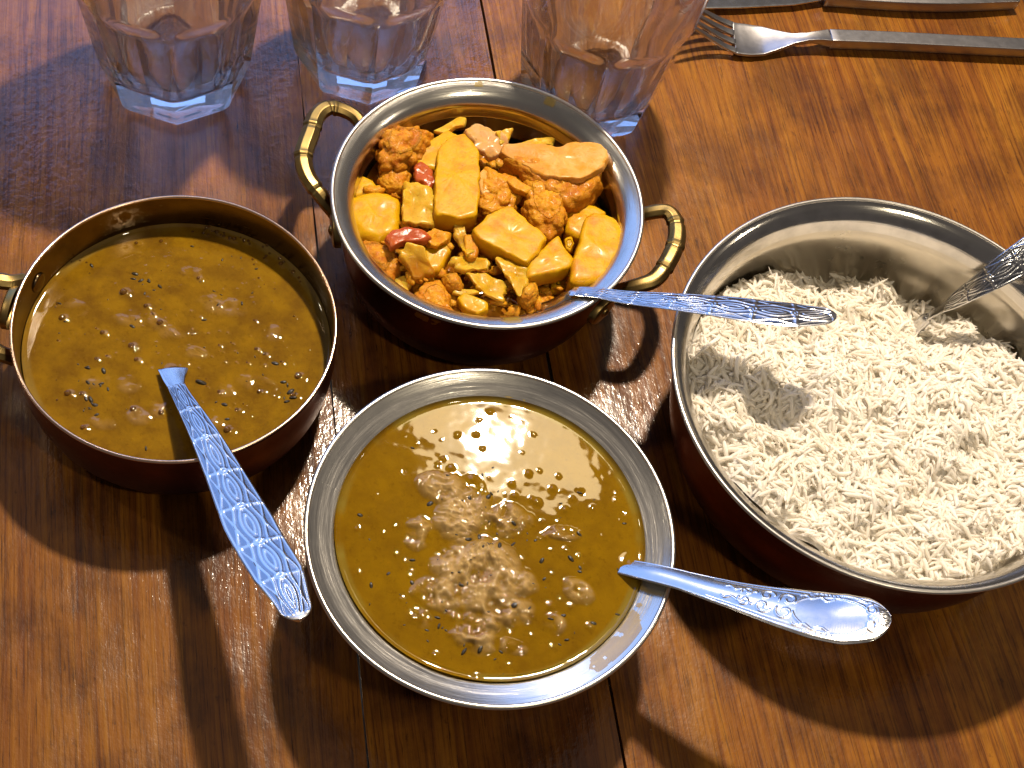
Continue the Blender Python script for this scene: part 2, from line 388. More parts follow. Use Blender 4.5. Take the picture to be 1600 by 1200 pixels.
# front bowl with broad shallow rim
(cF, rF, zF) = place('F')
bowlF = empty('steel_rimmed_bowl', cF); tag(bowlF, 'bowl with broad brushed steel rim in front, full of mustard dal', 'bowl', 'metal serving bowls')
v, f = lathe(smooth_profile([(rF - .16, zF + .02), (rF - .5, zF - .14), (rF - .9, zF - .29), (rF - 1.25, zF - .46), (rF - 1.5, zF - .9), (rF - 1.7, 2.5), (rF - 2.8, .9), (2, .5), (.01, .45)], 6), 180)
mesh_obj('lining', v, f, STEEL_RING, bowlF)
v, f = torus(rF - .10, .105, zF - .03); mesh_obj('rim_edge', v, f, STEEL_LIP, bowlF)
v, f = lathe(smooth_profile([(rF - .10, zF - .13), (rF - .5, zF - .32), (rF - 1.1, zF - .6), (rF - 1.38, zF - 1.1), (rF - 1.5, 2.5), (rF - 2.5, .7), (3.0, .1), (.01, .08)], 5), 160)
mesh_obj('outer_shell', v, f, COPPER, bowlF)

# the large rice bowl
(cR, rR, zR) = place('R')
bowlR = empty('steel_rimmed_bowl', cR); tag(bowlR, 'largest bowl, flared polished steel rim on the right, heaped with white rice', 'bowl', 'metal serving bowls')
v, f = lathe(smooth_profile([(rR - .12, zR + .03), (rR - .42, zR - .12), (rR - .78, zR - .50), (rR - .98, zR - 1.02, 1), (rR - 1.0, zR - 1.10, 1)], 6), 200)
mesh_obj('flared_rim', v, f, STEEL_POL, bowlR)
v, f = lathe(smooth_profile([(rR - 1.0, zR - 1.10), (rR - 1.06, zR - 1.5), (rR - .98, 3.4), (rR - .95, 2.4), (rR - 1.4, 1.3), (rR - 3, .6), (3, .45), (.01, .45)], 6), 200)
mesh_obj('lining', v, f, STEEL_WELL, bowlR)
v, f = torus(rR - .09, .095, zR); mesh_obj('rim_edge', v, f, STEEL_LIP, bowlR)
v, f = lathe(smooth_profile([(rR - .09, zR - .1), (rR - .30, zR - .42), (rR - .66, zR - .78), (rR - .85, zR - 1.25), (rR - .88, 3.8), (rR - .80, 2.5), (rR - 1.3, 1.1), (rR - 3, .2), (3, .08), (.01, .08)], 6), 180)
mesh_obj('outer_shell', v, f, COPPER, bowlR)

def smear(bowl, pf, t0, t1, r0, r1, mat, seed, lift=.012, thr=0.0, label=None):
    """a ragged film of sauce lying on the rim; pf gives the rim height at a radius"""
    nt_, nr_ = 90, 24; th = np.linspace(t0, t1, nt_); rr_ = np.linspace(r0, r1, nr_)
    TH, RR = np.meshgrid(th, rr_, indexing='ij'); u = (TH - t0) / (t1 - t0) * 2 - 1; w = (RR - r0) / (r1 - r0) * 2 - 1
    m = 1.0 - u * u - .55 * np.clip(w, 0, 1) ** 2 + .75 * fbm(RR * np.cos(TH) * 2.2, RR * np.sin(TH) * 2.2, seed=seed, oct=4) - thr
    V = np.stack([RR * np.cos(TH), RR * np.sin(TH), np.interp(RR, *pf) + lift + .012 * np.clip(m, 0, 1)], -1).reshape(-1, 3)
    F_ = []; ok = m > .25
    for i in range(nt_ - 1):
        for j in range(nr_ - 1):
            if ok[i, j] and ok[i + 1, j] and ok[i, j + 1] and ok[i + 1, j + 1]: F_.append((i * nr_ + j, (i + 1) * nr_ + j, (i + 1) * nr_ + j + 1, i * nr_ + j + 1))
    if F_:
        me_o = mesh_obj('sauce_smear', V, F_, mat, bowl); bm = bmesh.new(); bm.from_mesh(me_o.data)
        bmesh.ops.delete(bm, geom=[v_ for v_ in bm.verts if not v_.link_faces], context='VERTS'); bm.to_mesh(me_o.data); bm.free()
def handle(bowl, c, pts, rad=.39, joints=(.22, .42, .62, .82), plates=((0, 1.0), (-1, 1.0))):
    """cast brass loop of faceted lengths between collars, with a riveted plate at each foot"""
    P, L = cr([Vector(p) - Vector(c) for p in pts], 90)
    s = np.linspace(0, 1, 90); r = np.full(90, rad) * (1 - .12 * np.cos(s * 2 * math.pi))
    for j in joints:
        r *= 1 + .09 * np.exp(-((s - j) / .012) ** 2); r *= 1 - .12 * np.exp(-((s - j - .022) / .008) ** 2)
    v, f = tube(P, r, 8, .82, rot=math.pi / 8)
    h = mesh_obj('handle', v, f, BRASS, bowl, smooth=False)
    m = h.modifiers.new('bevel', 'BEVEL'); m.width = .0005; m.segments = 2; m.limit_method = 'ANGLE'; m.angle_limit = .5
    return h, P
def foot_plate(bowl, c, p, size=(.85, .62), out=.06):
    """an oval brass plate lying on the bowl's side, with a domed rivet"""
    d = Vector(p) - Vector(c); n = Vector((d.x, d.y, 0)).normalized(); t = Vector((-n.y, n.x, 0)); u = Vector((0, 0, 1))
    V = []; k = 28
    for (sc, o_) in ((1.0, -.15), (1.0, .10), (.92, .17), (.5, .19), (.01, .19)):
        for a in range(k):
            an = a / k * 2 * math.pi
            V.append(d + t * (math.cos(an) * size[0] * sc) + u * (math.sin(an) * size[1] * sc) + n * (o_ + out))
    pl = mesh_obj('foot_plate', V, quads(5, k).tolist(), BRASS, bowl)
    V = []
    for a_ in np.linspace(0, math.pi / 2, 6):
        for a in range(16):
            an = a / 16 * 2 * math.pi
            V.append(d + (t * math.cos(an) + u * math.sin(an)) * (.24 * math.cos(a_)) + n * (.15 * math.sin(a_) + .18 + out))
    mesh_obj('rivet', V, quads(6, 16).tolist(), BRASS, pl)
    return pl
hz = 4.35
hk1, _ = handle(bowlK, cK, [at(572, 205, hz - .3), at(552, 180, hz), at(518, 168, hz + .25), at(496, 180, hz + .3), at(484, 212, hz + .3), at(474, 245, hz + .25), at(481, 277, hz + .1), at(503, 308, hz - .2), at(524, 335, hz - .8)])
hk2, _ = handle(bowlK, cK, [at(985, 343, hz - .5), at(1012, 333, hz), at(1042, 331, hz + .25), at(1056, 350, hz + .3), at(1056, 380, hz + .3), at(1042, 412, hz + .3), at(1022, 437, hz + .15), at(990, 448, hz - .1), at(950, 458, hz - .8)], joints=(.30, .47, .63))
foot_plate(bowlK, cK, at(943, 486, 3.9), out=-.1); foot_plate(bowlK, cK, at(517, 360, 3.7), out=-.2)
hd, _ = handle(bowlD, cD, [at(38, 438, 3.4), at(18, 441, 3.7), at(-10, 440, 3.9), at(-34, 458, 4.0), at(-44, 495, 4.0), at(-34, 528, 3.9), at(-8, 548, 3.8), at(22, 560, 3.3)], joints=(.22, .45, .72))
foot_plate(bowlD, cD, at(14, 480, 3.5), out=-.05, size=(1.0, .6))
# flat rivet head inside the dal bowl
d = at(62, 441, 3.55) - Vector(cD); n_ = -Vector((d.x, d.y, 0)).normalized(); t_ = Vector((-n_.y, n_.x, 0)); dd = -n_ * (rD - .19) + Vector((0, 0, 3.5))
V = []
for a_ in np.linspace(0, math.pi / 2, 7):
    for a in range(28):
        an = a / 28 * 2 * math.pi
        V.append(dd + (t_ * math.cos(an) + Vector((0, 0, 1)) * math.sin(an)) * (.44 * math.cos(a_) ** .5) + n_ * (.10 * math.sin(a_)))
mesh_obj('rivet', V, quads(7, 28).tolist(), TIN, bowlD)

FILM, _, _b = M('sauce_film', (.32, .21, .012), .30); _b.inputs['Alpha'].default_value = .5; _b.inputs['Coat Weight'].default_value = .6
pF = ([rF - 1.35, rF - .9, rF - .5, rF - .16], [zF - .52, zF - .29, zF - .14, zF + .02])
smear(bowlF, pF, -.75, -.18, rF - 1.28, rF - .35, FILM, 4); smear(bowlF, pF, 1.2, 2.6, rF - 1.3, rF - 1.0, FILM, 9, thr=.5)
pK = ([rK - .97, rK - .75, rK - .45, rK - .16], [zK - .58, zK - .30, zK - .10, zK + .02])
smear(bowlK, pK, 1.85, 1.93, rK - .45, rK - .14, FILM, 21); smear(bowlK, pK, 1.30, 1.40, rK - .55, rK - .15, FILM, 23); smear(bowlK, pK, 5.0, 5.2, rK - .8, rK - .3, FILM, 26)
# ---------------------------------------------------------------- dal
def dal_surface(name, c, R, z, mat, seed, lumps, amp, dots, step=.045, edge=.12, scum=0.0, wicks=()):
    n = int(R / step); k = 6
    rr = np.r_[0.0001, np.linspace(step, R, n)]; na = 420
    a = np.arange(na) / na * 2 * math.pi
    X = rr[:, None] * np.cos(a); Y = rr[:, None] * np.sin(a)
    h = .008 * fbm(X * .45, Y * .45, seed=seed, oct=2) + .0012 * fbm(X * 2.2, Y * 2.2, seed=seed + 9, oct=2)
    lump = np.zeros_like(X)
    for (lx, ly, sx, sy, rot, wgt) in lumps:
        dx, dy = X - lx, Y - ly; u = dx * math.cos(rot) + dy * math.sin(rot); w = -dx * math.sin(rot) + dy * math.cos(rot)
        q = (u / sx) ** 2 + (w / sy) ** 2 + .35 * fbm(X * .9, Y * .9, seed=seed + 3, oct=3)
        m_ = np.clip(1.15 - q, 0, 1) ** 1.0
        lump = np.maximum(lump, m_ * wgt)
    ridge = 1 - np.abs(fbm(X * 1.05, Y * 1.05, seed=seed + 20, oct=3, gain=.45))
    h += lump * amp * (.18 + 1.0 * np.clip(ridge - .42, 0, 1) + .16 * fbm(X * 3.1, Y * 3.1, seed=seed + 5, oct=3) + .06 * np.abs(fbm(X * 5.5, Y * 6.5, seed=seed + 6, oct=2)))
    lump_c = np.clip(lump * np.clip((ridge - .38) * 2.0, 0, 1) * 1.15 + .25 * lump * vnoise(X * 4, Y * 4, seed=seed + 40), 0, 1)
    for (dx, dy, dr, dh) in wicks:
        h += dh * np.exp(-np.hypot(X - dx, Y - dy) / dr)
    for (dx, dy, dr, dh) in dots:
        q = ((X - dx) ** 2 + (Y - dy) ** 2) / (dr * dr)
        h += dh * np.exp(-q * 1.6)
    edge_t = np.clip((rr - (R - .22)) / .22, 0, 1)[:, None]
    h += edge * edge_t ** 3
    sc = np.clip((rr - (R - .38)) / .12, 0, 1)[:, None] * scum * np.clip(.65 + .8 * fbm(np.cos(a) * 4, np.sin(a) * 4, seed=seed), 0, 1)[None]
    V = np.stack([X, Y, h + z], -1).reshape(-1, 3)
    o = mesh_obj(name, V, quads(len(rr), na), mat, None, loc=c, attrs=dict(lump=lump_c.reshape(-1), scum=(sc + 0 * X).reshape(-1)))
    def hf(x, y):
        r = math.hypot(x, y); th = math.atan2(y, x) % (2 * math.pi)
        i = min(int(r / step + .5), n - 1); j = int(th / (2 * math.pi) * na) % na
        return float(h[i, j]) + z
    return o, hf
def rel(c, px, py, z):
    p = at(px, py, z); return p.x - c[0], p.y - c[1]

zdF = zF - .42
LF = []
for (px, py, sx, sy, rot, w) in ((722, 800, .85, 1.25, -.25, .9), (765, 930, .95, 1.15, -.2, .95), (745, 880, 1.5, 1.0, .3, 1), (700, 770, 1.0, .6, -.2, .8), (790, 815, .9, .6, .5, .8), (690, 930, .9, .6, 0, .9), (790, 910, 1.1, .6, .4, 1), (745, 985, .75, .8, 0, 1), (800, 955, .7, .5, .2, .8), (655, 835, .45, .6, 0, .6), (880, 835, .55, .25, .2, .6), (905, 925, .5, .35, -.3, .6), (865, 975, .35, .3, 0, .5), (800, 1010, .5, .25, 0, .6), (655, 965, .4, .3, 0, .6)):
    x, y = rel(cF, px, py, zdF); LF.append((x, y, sx * 1.2, sy * 1.2, rot, w))
dots = []
for _ in range(90):
    a = random.random() * 6.283; r = 5.3 * math.sqrt(random.random()); s = random.choice((.03, .04, .05, .05, .07, .10))
    dots.append((r * math.cos(a), r * math.sin(a), s, s * random.choice((.5, .3, -.3))))
for _ in range(80):
    px, py = random.gauss(750, 70), random.gauss(880, 90); x, y = rel(cF, px, py, zdF); s = random.uniform(.05, .16); dots.append((x, y, s, s * .45))
dalF, hF = dal_surface('dal', cF, rF - 1.12, zdF, DAL_F, 11, LF, .46, dots, scum=1.0, edge=.16, wicks=[(*rel(cF, 985, 885, zdF), .22, .16)])
tag(dalF, 'mustard-yellow lumpy dal filling the broad-rimmed front bowl', 'dal')

zdD = zD - 1.75
LD = []
for (px, py, sx, sy, w) in ((120, 480, .5, .4, .4), (420, 520, .6, .4, .35), (300, 430, .8, .4, .35), (200, 600, .5, .4, .4), (330, 660, .6, .35, .4), (160, 660, .5, .3, .35), (270, 520, .6, .4, .4), (190, 500, .5, .3, .35), (215, 650, .6, .4, .5), (230, 500, .9, .5, .4), (350, 480, 1.1, .5, .45), (250, 640, .5, .4, .5), (150, 590, .6, .5, .4), (400, 600, .8, .4, .35), (300, 550, .7, .3, .3), (350, 610, .5, .3, .4)):
    x, y = rel(cD, px, py, zdD); LD.append((x, y, sx, sy, 0, w))
dots = []
for _ in range(420):
    a = random.random() * 6.283; r = 5.7 * math.sqrt(random.random()); s = random.choice((.025, .03, .04, .05, .06)); dots.append((r * math.cos(a), r * math.sin(a), s, s * .35))
BUB = [(int(px_), int(py_), s_) for px_, py_, s_ in [(300 + 175 * t_ ** .8 + random.gauss(0, 5), 356 + 80 * t_ ** 1.5 + random.gauss(0, 5), random.choice((.05, .06, .08, .10))) for t_ in [random.random() for _ in range(34)]]] + [(random.randint(70, 480), random.randint(400, 660), random.choice((.03, .04, .05))) for _ in range(40)] + [(420, 383, .17), (404, 373, .12), (97, 497, .14), (193, 457, .16), (106, 615, .15), (466, 588, .15), (127, 615, .10), (205, 540, .13), (250, 505, .14), (160, 520, .11), (228, 478, .10), (213, 562, .10), (208, 640, .13), (355, 672, .15), (310, 435, .08), (252, 377, .09), (213, 380, .08), (130, 668, .12), (400, 545, .08), (413, 553, .08), (405, 612, .10), (458, 618, .12), (300, 640, .0), (342, 612, .08), (370, 640, .09), (252, 645, .12), (440, 655, .0), (150, 560, .07), (395, 405, .06)]
for (px, py, s) in BUB:
    if s: x, y = rel(cD, px, py, zdD); dots.append((x + .12, y - .05, s * 1.5, s * .5))
dalD, hD = dal_surface('dal', cD, rD - .21, zdD, DAL_D, 31, LD, .16, dots, scum=.55, edge=.10, wicks=[(*rel(cD, 268, 582, zdD), .25, .16)])
tag(dalD, 'smooth olive-brown dal with small bubbles in the left copper bowl', 'dal')

def ellipsoid(a, b, c, n=14, m=8, lo=-math.pi / 2):
    V = []
    for t in np.linspace(lo, math.pi / 2, m):
        for k in range(n):
            an = k / n * 2 * math.pi; V.append((a * max(math.cos(t), .02) * math.cos(an), b * max(math.cos(t), .02) * math.sin(an), c * math.sin(t)))
    return V, quads(m, n).tolist()
BUBM, _nt, _b = M('dal_bubble', (.30, .14, .02), .02, 0, Transmission_Weight=.75, IOR=1.2)
_b.inputs['Coat Weight'].default_value = 1
v, f = ellipsoid(1, 1, .8, 18, 8, -.15)
bub0 = None
for (px, py, s) in BUB:
    if not s: continue
    x, y = rel(cD, px, py, zdD); z = hD(x, y)
    if bub0 is None: bub0 = mesh_obj('bubble', v, f, BUBM, dalD); o = bub0
    else: o = dup_mesh(bub0, 'bubble', dalD)
    o.location = (x * CM, y * CM, (z - .01) * CM); o.scale = (s, s, s)
v, f = ellipsoid(.16, .065, .050, 10, 6)
seed0 = mesh_obj('spice_seed', v, f, SEED, dalF)
first = True
def seed(parent, c, zz, hf, px, py, s, rot):
    global first
    x, y = rel(c, px, py, zz)
    o = seed0 if first else dup_mesh(seed0, 'spice_seed', parent); first = False
    o.location = (x * CM, y * CM, (hf(x, y) + random.uniform(-.025, .012)) * CM); o.rotation_euler = (0, random.uniform(-.3, .3), rot); o.scale = (s, s * random.uniform(.8, 1.4), s)
for (px, py, s, r) in ((672, 787, 1.1, .9), (733, 781, 1.0, -1), (762, 778, 1.1, 1.1), (803, 947, 1.2, .6), (802, 850, .9, 1), (906, 770, .8, 0), (892, 873, 1.0, -.6), (907, 888, .8, -.8), (905, 893, .7, 0), (928, 974, .9, 0), (965, 960, .7, 0),
                     (580, 915, .9, -1.2), (563, 805, .8, 0), (607, 896, .7, 1), (683, 965, .8, 0), (725, 1018, 1.1, 1.2), (750, 1015, 1.1, 1.4), (720, 915, .9, 0), (905, 835, .9, -.6), (976, 818, .7, .3), (885, 1000, .7, .4), (860, 968, .8, 0), (700, 745, .6, 0), (880, 962, .7, .5), (645, 700, .6, 0), (770, 700, .6, 0), (668, 985, .7, 0), (850, 905, .6, 1)):
    seed(dalF, cF, zdF, hF, px, py, s, r)
for _ in range(46):
    a = random.random() * 6.283; q = random.random(); px, py = (760 + 215 * q * math.cos(a), 860 + 200 * q * math.sin(a))
    seed(dalF, cF, zdF, hF, px, py, random.uniform(.22, .5), random.random() * 3)
for (bx, by) in ((148, 600), (456, 616), (225, 445), (350, 480), (140, 630)):
    for _ in range(7): seed(dalD, cD, zdD, hD, random.gauss(bx, 14), random.gauss(by, 11), random.uniform(.3, .9), random.random() * 3)
for _ in range(34):
    a = random.random() * 6.283; q = random.random() ** .5; seed(dalD, cD, zdD, hD, 270 + 195 * q * math.cos(a), 525 + 150 * q * math.sin(a), random.uniform(.22, .5), random.random() * 3)
for _ in range(26): seed(dalF, cF, zdF, hF, random.gauss(745, 55), random.gauss(880, 80), random.uniform(.35, 1.0), random.random() * 3)
for (px, py, s, r) in ((211, 428, 1.0, 0), (143, 415, .8, -.7), (92, 474, .8, 0), (232, 440, .7, -.3), (250, 448, .8, -.5), (136, 575, 1.0, 0), (162, 580, 1.0, -.9), (158, 600, .8, .6), (142, 625, 1.2, -.8), (150, 633, 1.0, .2), (315, 598, 1.7, 0), (430, 568, 1.1, 0), (454, 612, 1.3, 1), (458, 622, 1.1, .3), (350, 632, 1.0, 0), (207, 510, 1.0, -.3), (318, 500, .9, .4), (228, 701, .7, -1.2), (300, 385, .6, 0), (400, 420, .6, .5), (335, 455, .6, 0), (355, 655, .7, .3)):
    seed(dalD, cD, zdD, hD, px, py, s, r)

# ---------------------------------------------------------------- rice
RICE, _nt, _b = M('boiled_rice', (.9, .86, .76), .45)
_b.inputs['Coat Weight'].default_value = .25; _b.inputs['Coat Roughness'].default_value = .25; _b.inputs['Specular IOR Level'].default_value = .2
_at = N(_nt, 'ShaderNodeAttribute', attribute_name='tone')
_rc = ramp(_nt, _at.outputs['Fac'], [(0, (.94, .91, .84)), (.5, (.97, .95, .92)), (1, (.98, .98, .98))]).outputs[0]
_nt.links.new(_rc, _b.inputs['Base Color'])
_tr = _nt.nodes.new('ShaderNodeBsdfTranslucent'); _tr.inputs[0].default_value = (.99, .95, .87, 1)
_mx = _nt.nodes.new('ShaderNodeMixShader'); _mx.inputs[0].default_value = .55
_nt.links.new(_b.outputs[0], _mx.inputs[1]); _nt.links.new(_tr.outputs[0], _mx.inputs[2])
_nt.links.new(_mx.outputs[0], _nt.nodes['Material Output'].inputs[0])
Rin = rR - 1.02
def rice_h(x, y):
    """height of the rice heap, cm, bowl-centred"""
    r = np.hypot(x, y)
    h = 4.18 - .10 * (y + 1.0) + .34 * fbm(x * .42 + 3, y * .42, seed=71, oct=2) + .40 * fbm(x * .80, y * .80, seed=75, oct=2)
    h += .30 * np.clip(-(x + 1) / 5, 0, 1) + .18 * np.clip(-(y + 2) / 4, 0, 1)
    # scooped lower towards the back right where the spoon stands
    h -= 1.35 * np.clip((y - 1.2 - .35 * np.abs(x + 1.5)) / 5.0, 0, 1) * np.clip((x + 7.5) / 3, 0, 1)
    h -= .9 * np.exp(-(((x - 2.6) / 2.2) ** 2 + ((y - 5.2) / 1.8) ** 2))
    h -= .45 * np.clip((r - (Rin - 1.5)) / 1.5, 0, 1) ** 2
    return h
n = 110; rr = np.linspace(0.01, Rin - .08, 70); a = np.arange(n * 2) / (n * 2) * 2 * math.pi
X = rr[:, None] * np.cos(a); Y = rr[:, None] * np.sin(a); V = [np.stack([X, Y, rice_h(X, Y) - .06], -1).reshape(-1, 3)]; Fc = [quads(len(rr), n * 2)]; TN = [np.zeros(X.size)]
base = V[0].shape[0]
NG = 9500
gx, gk, gm = 0, 6, 7
t = np.linspace(-1, 1, gm); prof = np.sqrt(np.clip(1 - np.abs(t) ** 2.6, 0, 1)); prof[0] = prof[-1] = .12
th = np.arange(gk) / gk * 2 * math.pi
for _ in range(NG):
    r = (Rin - .05) * math.sqrt(random.random()); an = random.random() * 6.2832; x, y = r * math.cos(an), r * math.sin(an)
    L = random.choice((random.uniform(.25, .5), random.uniform(.45, .72))); wd = random.uniform(.070, .095); bend = random.gauss(0, .13)
    yaw = 3.1416 * float(vnoise(x * .8, y * .8, seed=301)[()]) * 1.6 + random.gauss(0, .75); tilt = random.gauss(0, .28)
    pts = np.stack([t * L, bend * (1 - t * t) * 1.0, 0 * t], -1)
    ring = np.stack([0 * th, np.cos(th) * wd, np.sin(th) * wd], -1)
    g = pts[:, None] + ring[None] * prof[:, None, None]
    roll = random.random() * 6.28
    Rm = np.array(Matrix.Rotation(yaw, 3, 'Z') @ Matrix.Rotation(tilt, 3, 'Y') @ Matrix.Rotation(roll, 3, 'X'))
    g = g @ Rm.T
    z = float(rice_h(np.float64(x), np.float64(y))) + random.uniform(-.16, .14) if False else None
    V.append((g.reshape(-1, 3), x, y))
P = [(w[1], w[2]) for w in V[1:]]; P = np.array(P); hz_ = rice_h(P[:, 0], P[:, 1])
# follow the slope of the heap
e = .05; gxs = (rice_h(P[:, 0] + e, P[:, 1]) - hz_) / e; gys = (rice_h(P[:, 0], P[:, 1] + e) - hz_) / e
G = [V[0]]; ff = quads(gm, gk); caps = None; tone = [np.zeros(base)]
faces = [Fc[0]]; off = base; tz = rng.uniform(-.20, .13, len(P)); tn = rng.uniform(0, 1, len(P))
GG = np.stack([w[0] for w in V[1:]])
GG[:, :, 2] += hz_[:, None] + tz[:, None] + GG[:, :, 0] * gxs[:, None] * .8 + GG[:, :, 1] * gys[:, None] * .8
GG[:, :, 0] += P[:, 0][:, None]; GG[:, :, 1] += P[:, 1][:, None]
rad = np.hypot(GG[:, :, 0], GG[:, :, 1]).max(1); keep = rad < Rin - .03; GG = GG[keep]; tn = tn[keep]
vn = GG.shape[1]
allf = (ff[None] + base + (np.arange(len(GG)) * vn)[:, None, None]).reshape(-1, 4)
VV = np.concatenate([V[0], GG.reshape(-1, 3)]); FF = np.concatenate([Fc[0], allf])
TT = np.concatenate([np.full(base, .1), np.repeat(tn, vn)])
rice = mesh_obj('cooked_rice', VV, FF, RICE, None, loc=cR, attrs=dict(tone=TT))
tag(rice, 'heap of loose white long-grain rice in the largest bowl', 'rice', kind='stuff')

# ---------------------------------------------------------------- potato and cauliflower curry
def buds(W, r0, r1, n, seed, amp):
    """rounded cauliflower buds swelling out of the surface"""
    g = np.random.default_rng(seed); idx = g.integers(0, len(W), n); C = W[idx] + g.normal(0, .03, (n, 3)); R_ = g.uniform(r0, r1, n)
    d = np.linalg.norm(W[:, None] - C[None], axis=2) / R_[None]
    return (np.sqrt(np.clip(1 - d * d, 0, 1)) * R_[None] * amp).max(1)
def chunk(name, poly, z, th, mat, label, cat, group, zt=None, rnd=.22, nz=.05, nf=1.8, lumpy=0.0, lf=3.0, seed=None, segs=64, sink=0):
    """a solid piece: its upper outline goes through the given photo points at height z (or heights zt), it is th thick"""
    seed = seed if seed is not None else random.randrange(1000)
    pts = [at(p[0], p[1], (zt[i] if zt else z)) for i, p in enumerate(poly)]
    c = sum(pts, Vector()) / len(pts)
    # closed outline with softly rounded corners
    Q = []; n = len(pts)
    for i in range(n):
        a_, b_ = pts[i], pts[(i + 1) % n]
        for k in range(16): Q.append(a_.lerp(b_, k / 16))
    Q = np.array([list(q) for q in Q])
    for _ in range(5): Q = (np.roll(Q, 1, 0) + Q * 2 + np.roll(Q, -1, 0)) / 4
    Ls = np.r_[0, np.cumsum(np.linalg.norm(np.diff(np.vstack([Q, Q[:1]]), axis=0), axis=1))]
    s = np.linspace(0, Ls[-1], segs, endpoint=False); Qc = np.vstack([Q, Q[:1]])
    B = np.stack([np.interp(s, Ls, Qc[:, k]) for k in range(3)], -1) - np.array(c)
    size = np.linalg.norm(B[:, :2], axis=1).mean()
    rb = min(rnd / size, .45)
    prof = [(.02, 0), (.2, 0), (.4, 0), (.58, 0), (1 - rb * 1.25, 0)]
    for a in (15, 30, 45, 60, 75, 90):
        a = math.radians(a); prof.append((1 - rb + rb * math.sin(a), -rb * size * (1 - math.cos(a))))
    for k in (.3, .5, .75): prof.append((1 + .03 * math.sin(k * 3.1), -rb * size - (th - rb * size) * k))
    prof += [(.85, -th * 1.0), (.45, -th * 1.05), (.02, -th * 1.06)]
    if lumpy:
        pp = np.array(prof); tt = np.linspace(0, len(pp) - 1, 54); pp = np.stack([np.interp(tt, range(len(pp)), pp[:, k]) for k in (0, 1)], -1)
        pp[:, 1] += .22 * np.clip(1 - pp[:, 0] ** 2, 0, 1) * (pp[:, 1] > -th * .5); pp[:, 0] = np.where(np.arange(54) < 25, np.linspace(.01, 1, 54 * 2)[:54] * 0 + pp[:, 0], pp[:, 0]); prof = [tuple(q) for q in pp]
    V = np.array([B * q[0] + np.array([0, 0, q[1]]) for q in prof]); V = V.reshape(-1, 3)
    nx = V / (np.linalg.norm(V - np.array([0, 0, -th / 2]), axis=1)[:, None] + 1e-6)
    nrm = (V - np.array([0, 0, -th / 2])); nrm /= np.linalg.norm(nrm, axis=1)[:, None] + 1e-6
    Wp = V + np.array(c)
    dsp = nz * fbm(Wp[:, 0] * nf, Wp[:, 1] * nf, Wp[:, 2] * nf, seed=seed, oct=3)
    if lumpy:
        dsp = dsp + buds(V, .16, .34, 130, seed, .55) * (lumpy / .22) + buds(V, .05, .10, 500, seed + 1, .5) - .10
    V = V + nrm * dsp[:, None]
    if cat == 'onion':
        V[:, 2] += .16 * fbm(Wp[:, 0] * 1.3, Wp[:, 1] * 1.3, 0, seed=seed + 3, oct=2); V[:, :2] *= (1 + .09 * fbm(Wp[:, 0] * 4, Wp[:, 1] * 4, 0, seed=seed + 4, oct=2))[:, None]
    if cat == 'potato':
        V[:, :2] *= (1 + .035 * fbm(Wp[:, 0] * 3, Wp[:, 1] * 3, 0, seed=seed + 4, oct=3))[:, None]
    fcs = quads(len(prof), segs).tolist(); fcs.append([k for k in range(segs)][::-1]); fcs.append([(len(prof) - 1) * segs + k for k in range(segs)])
    ztop = V[:, 2].max(); o = mesh_obj(name, V, fcs, mat, None, loc=c, attrs=dict(sauce=np.clip((ztop - .16 - V[:, 2]) / .55 + .25 * fbm(Wp[:, 0] * 1.5, Wp[:, 1] * 1.5, 0, seed=seed + 8, oct=2), 0, 1)))
    if label: tag(o, label, cat, group)
    return o
def Kp(*pts): return [(440 + x * .4125, 100 + y * .4125) for x, y in pts]
GP, GC, GO, GT = 'potato chunks in the curry', 'cauliflower pieces in the curry', 'onion pieces in the curry', 'tomato pieces in the curry'
# gravy and mashed bits at the bottom
rr = np.linspace(.01, rK - 1.0, 60); a = np.arange(200) / 200 * 2 * math.pi
X = rr[:, None] * np.cos(a); Y = rr[:, None] * np.sin(a)
hK = 3.35 + .34 * fbm(X * 1.0, Y * 1.0, seed=90, oct=3) - .05 * Y - .5 * np.clip((Y - 2.2) / 3, 0, 1)
g = mesh_obj('curry_gravy', np.stack([X, Y, hK], -1).reshape(-1, 3), quads(60, 200), GRAVY, None, loc=cK)
tag(g, 'thick orange-brown gravy under the potatoes in the two-handled bowl', 'gravy', kind='stuff')

chunk('potato_chunk', Kp((590, 320), (640, 272), (700, 262), (752, 330), (745, 570), (665, 590), (578, 570), (582, 420)), 5.15, 1.3, POTATO, 'tallest upright potato block, left of the bowl centre, with a small brown eye', 'potato', GP, rnd=.14)
chunk('potato_chunk', Kp((500, 330), (560, 285), (635, 240), (690, 285), (600, 400), (520, 385)), 4.75, 1.0, POTATO, 'potato wedge between the browned floret and the upright block', 'potato', GP, rnd=.15)
chunk('potato_chunk', Kp((243, 515), (290, 487), (370, 474), (452, 500), (455, 590), (440, 640), (370, 668), (290, 640), (245, 580)), 4.45, 1.4, POTATO, 'rounded potato chunk against the left wall of the bowl', 'potato', GP, rnd=.38)
chunk('potato_chunk', Kp((250, 430), (285, 412), (350, 440), (385, 478), (300, 500), (250, 510)), 4.05, .9, POTATO, 'small potato corner behind the rounded one at the left wall', 'potato', GP)
chunk('potato_chunk', Kp((722, 622), (790, 565), (868, 532), (935, 590), (1003, 655), (975, 710), (930, 752), (850, 712), (745, 660)), 5.15, 1.1, POTATO, 'broad diamond-shaped potato slab in the middle of the curry', 'potato', GP, rnd=.12)
chunk('potato_chunk', Kp((930, 745), (1000, 680), (1050, 645), (1075, 690), (1112, 735), (1095, 770), (1020, 790), (925, 812)), 4.95, 1.0, POTATO, 'wedge of potato between the diamond slab and the big right block', 'potato', GP, rnd=.18)
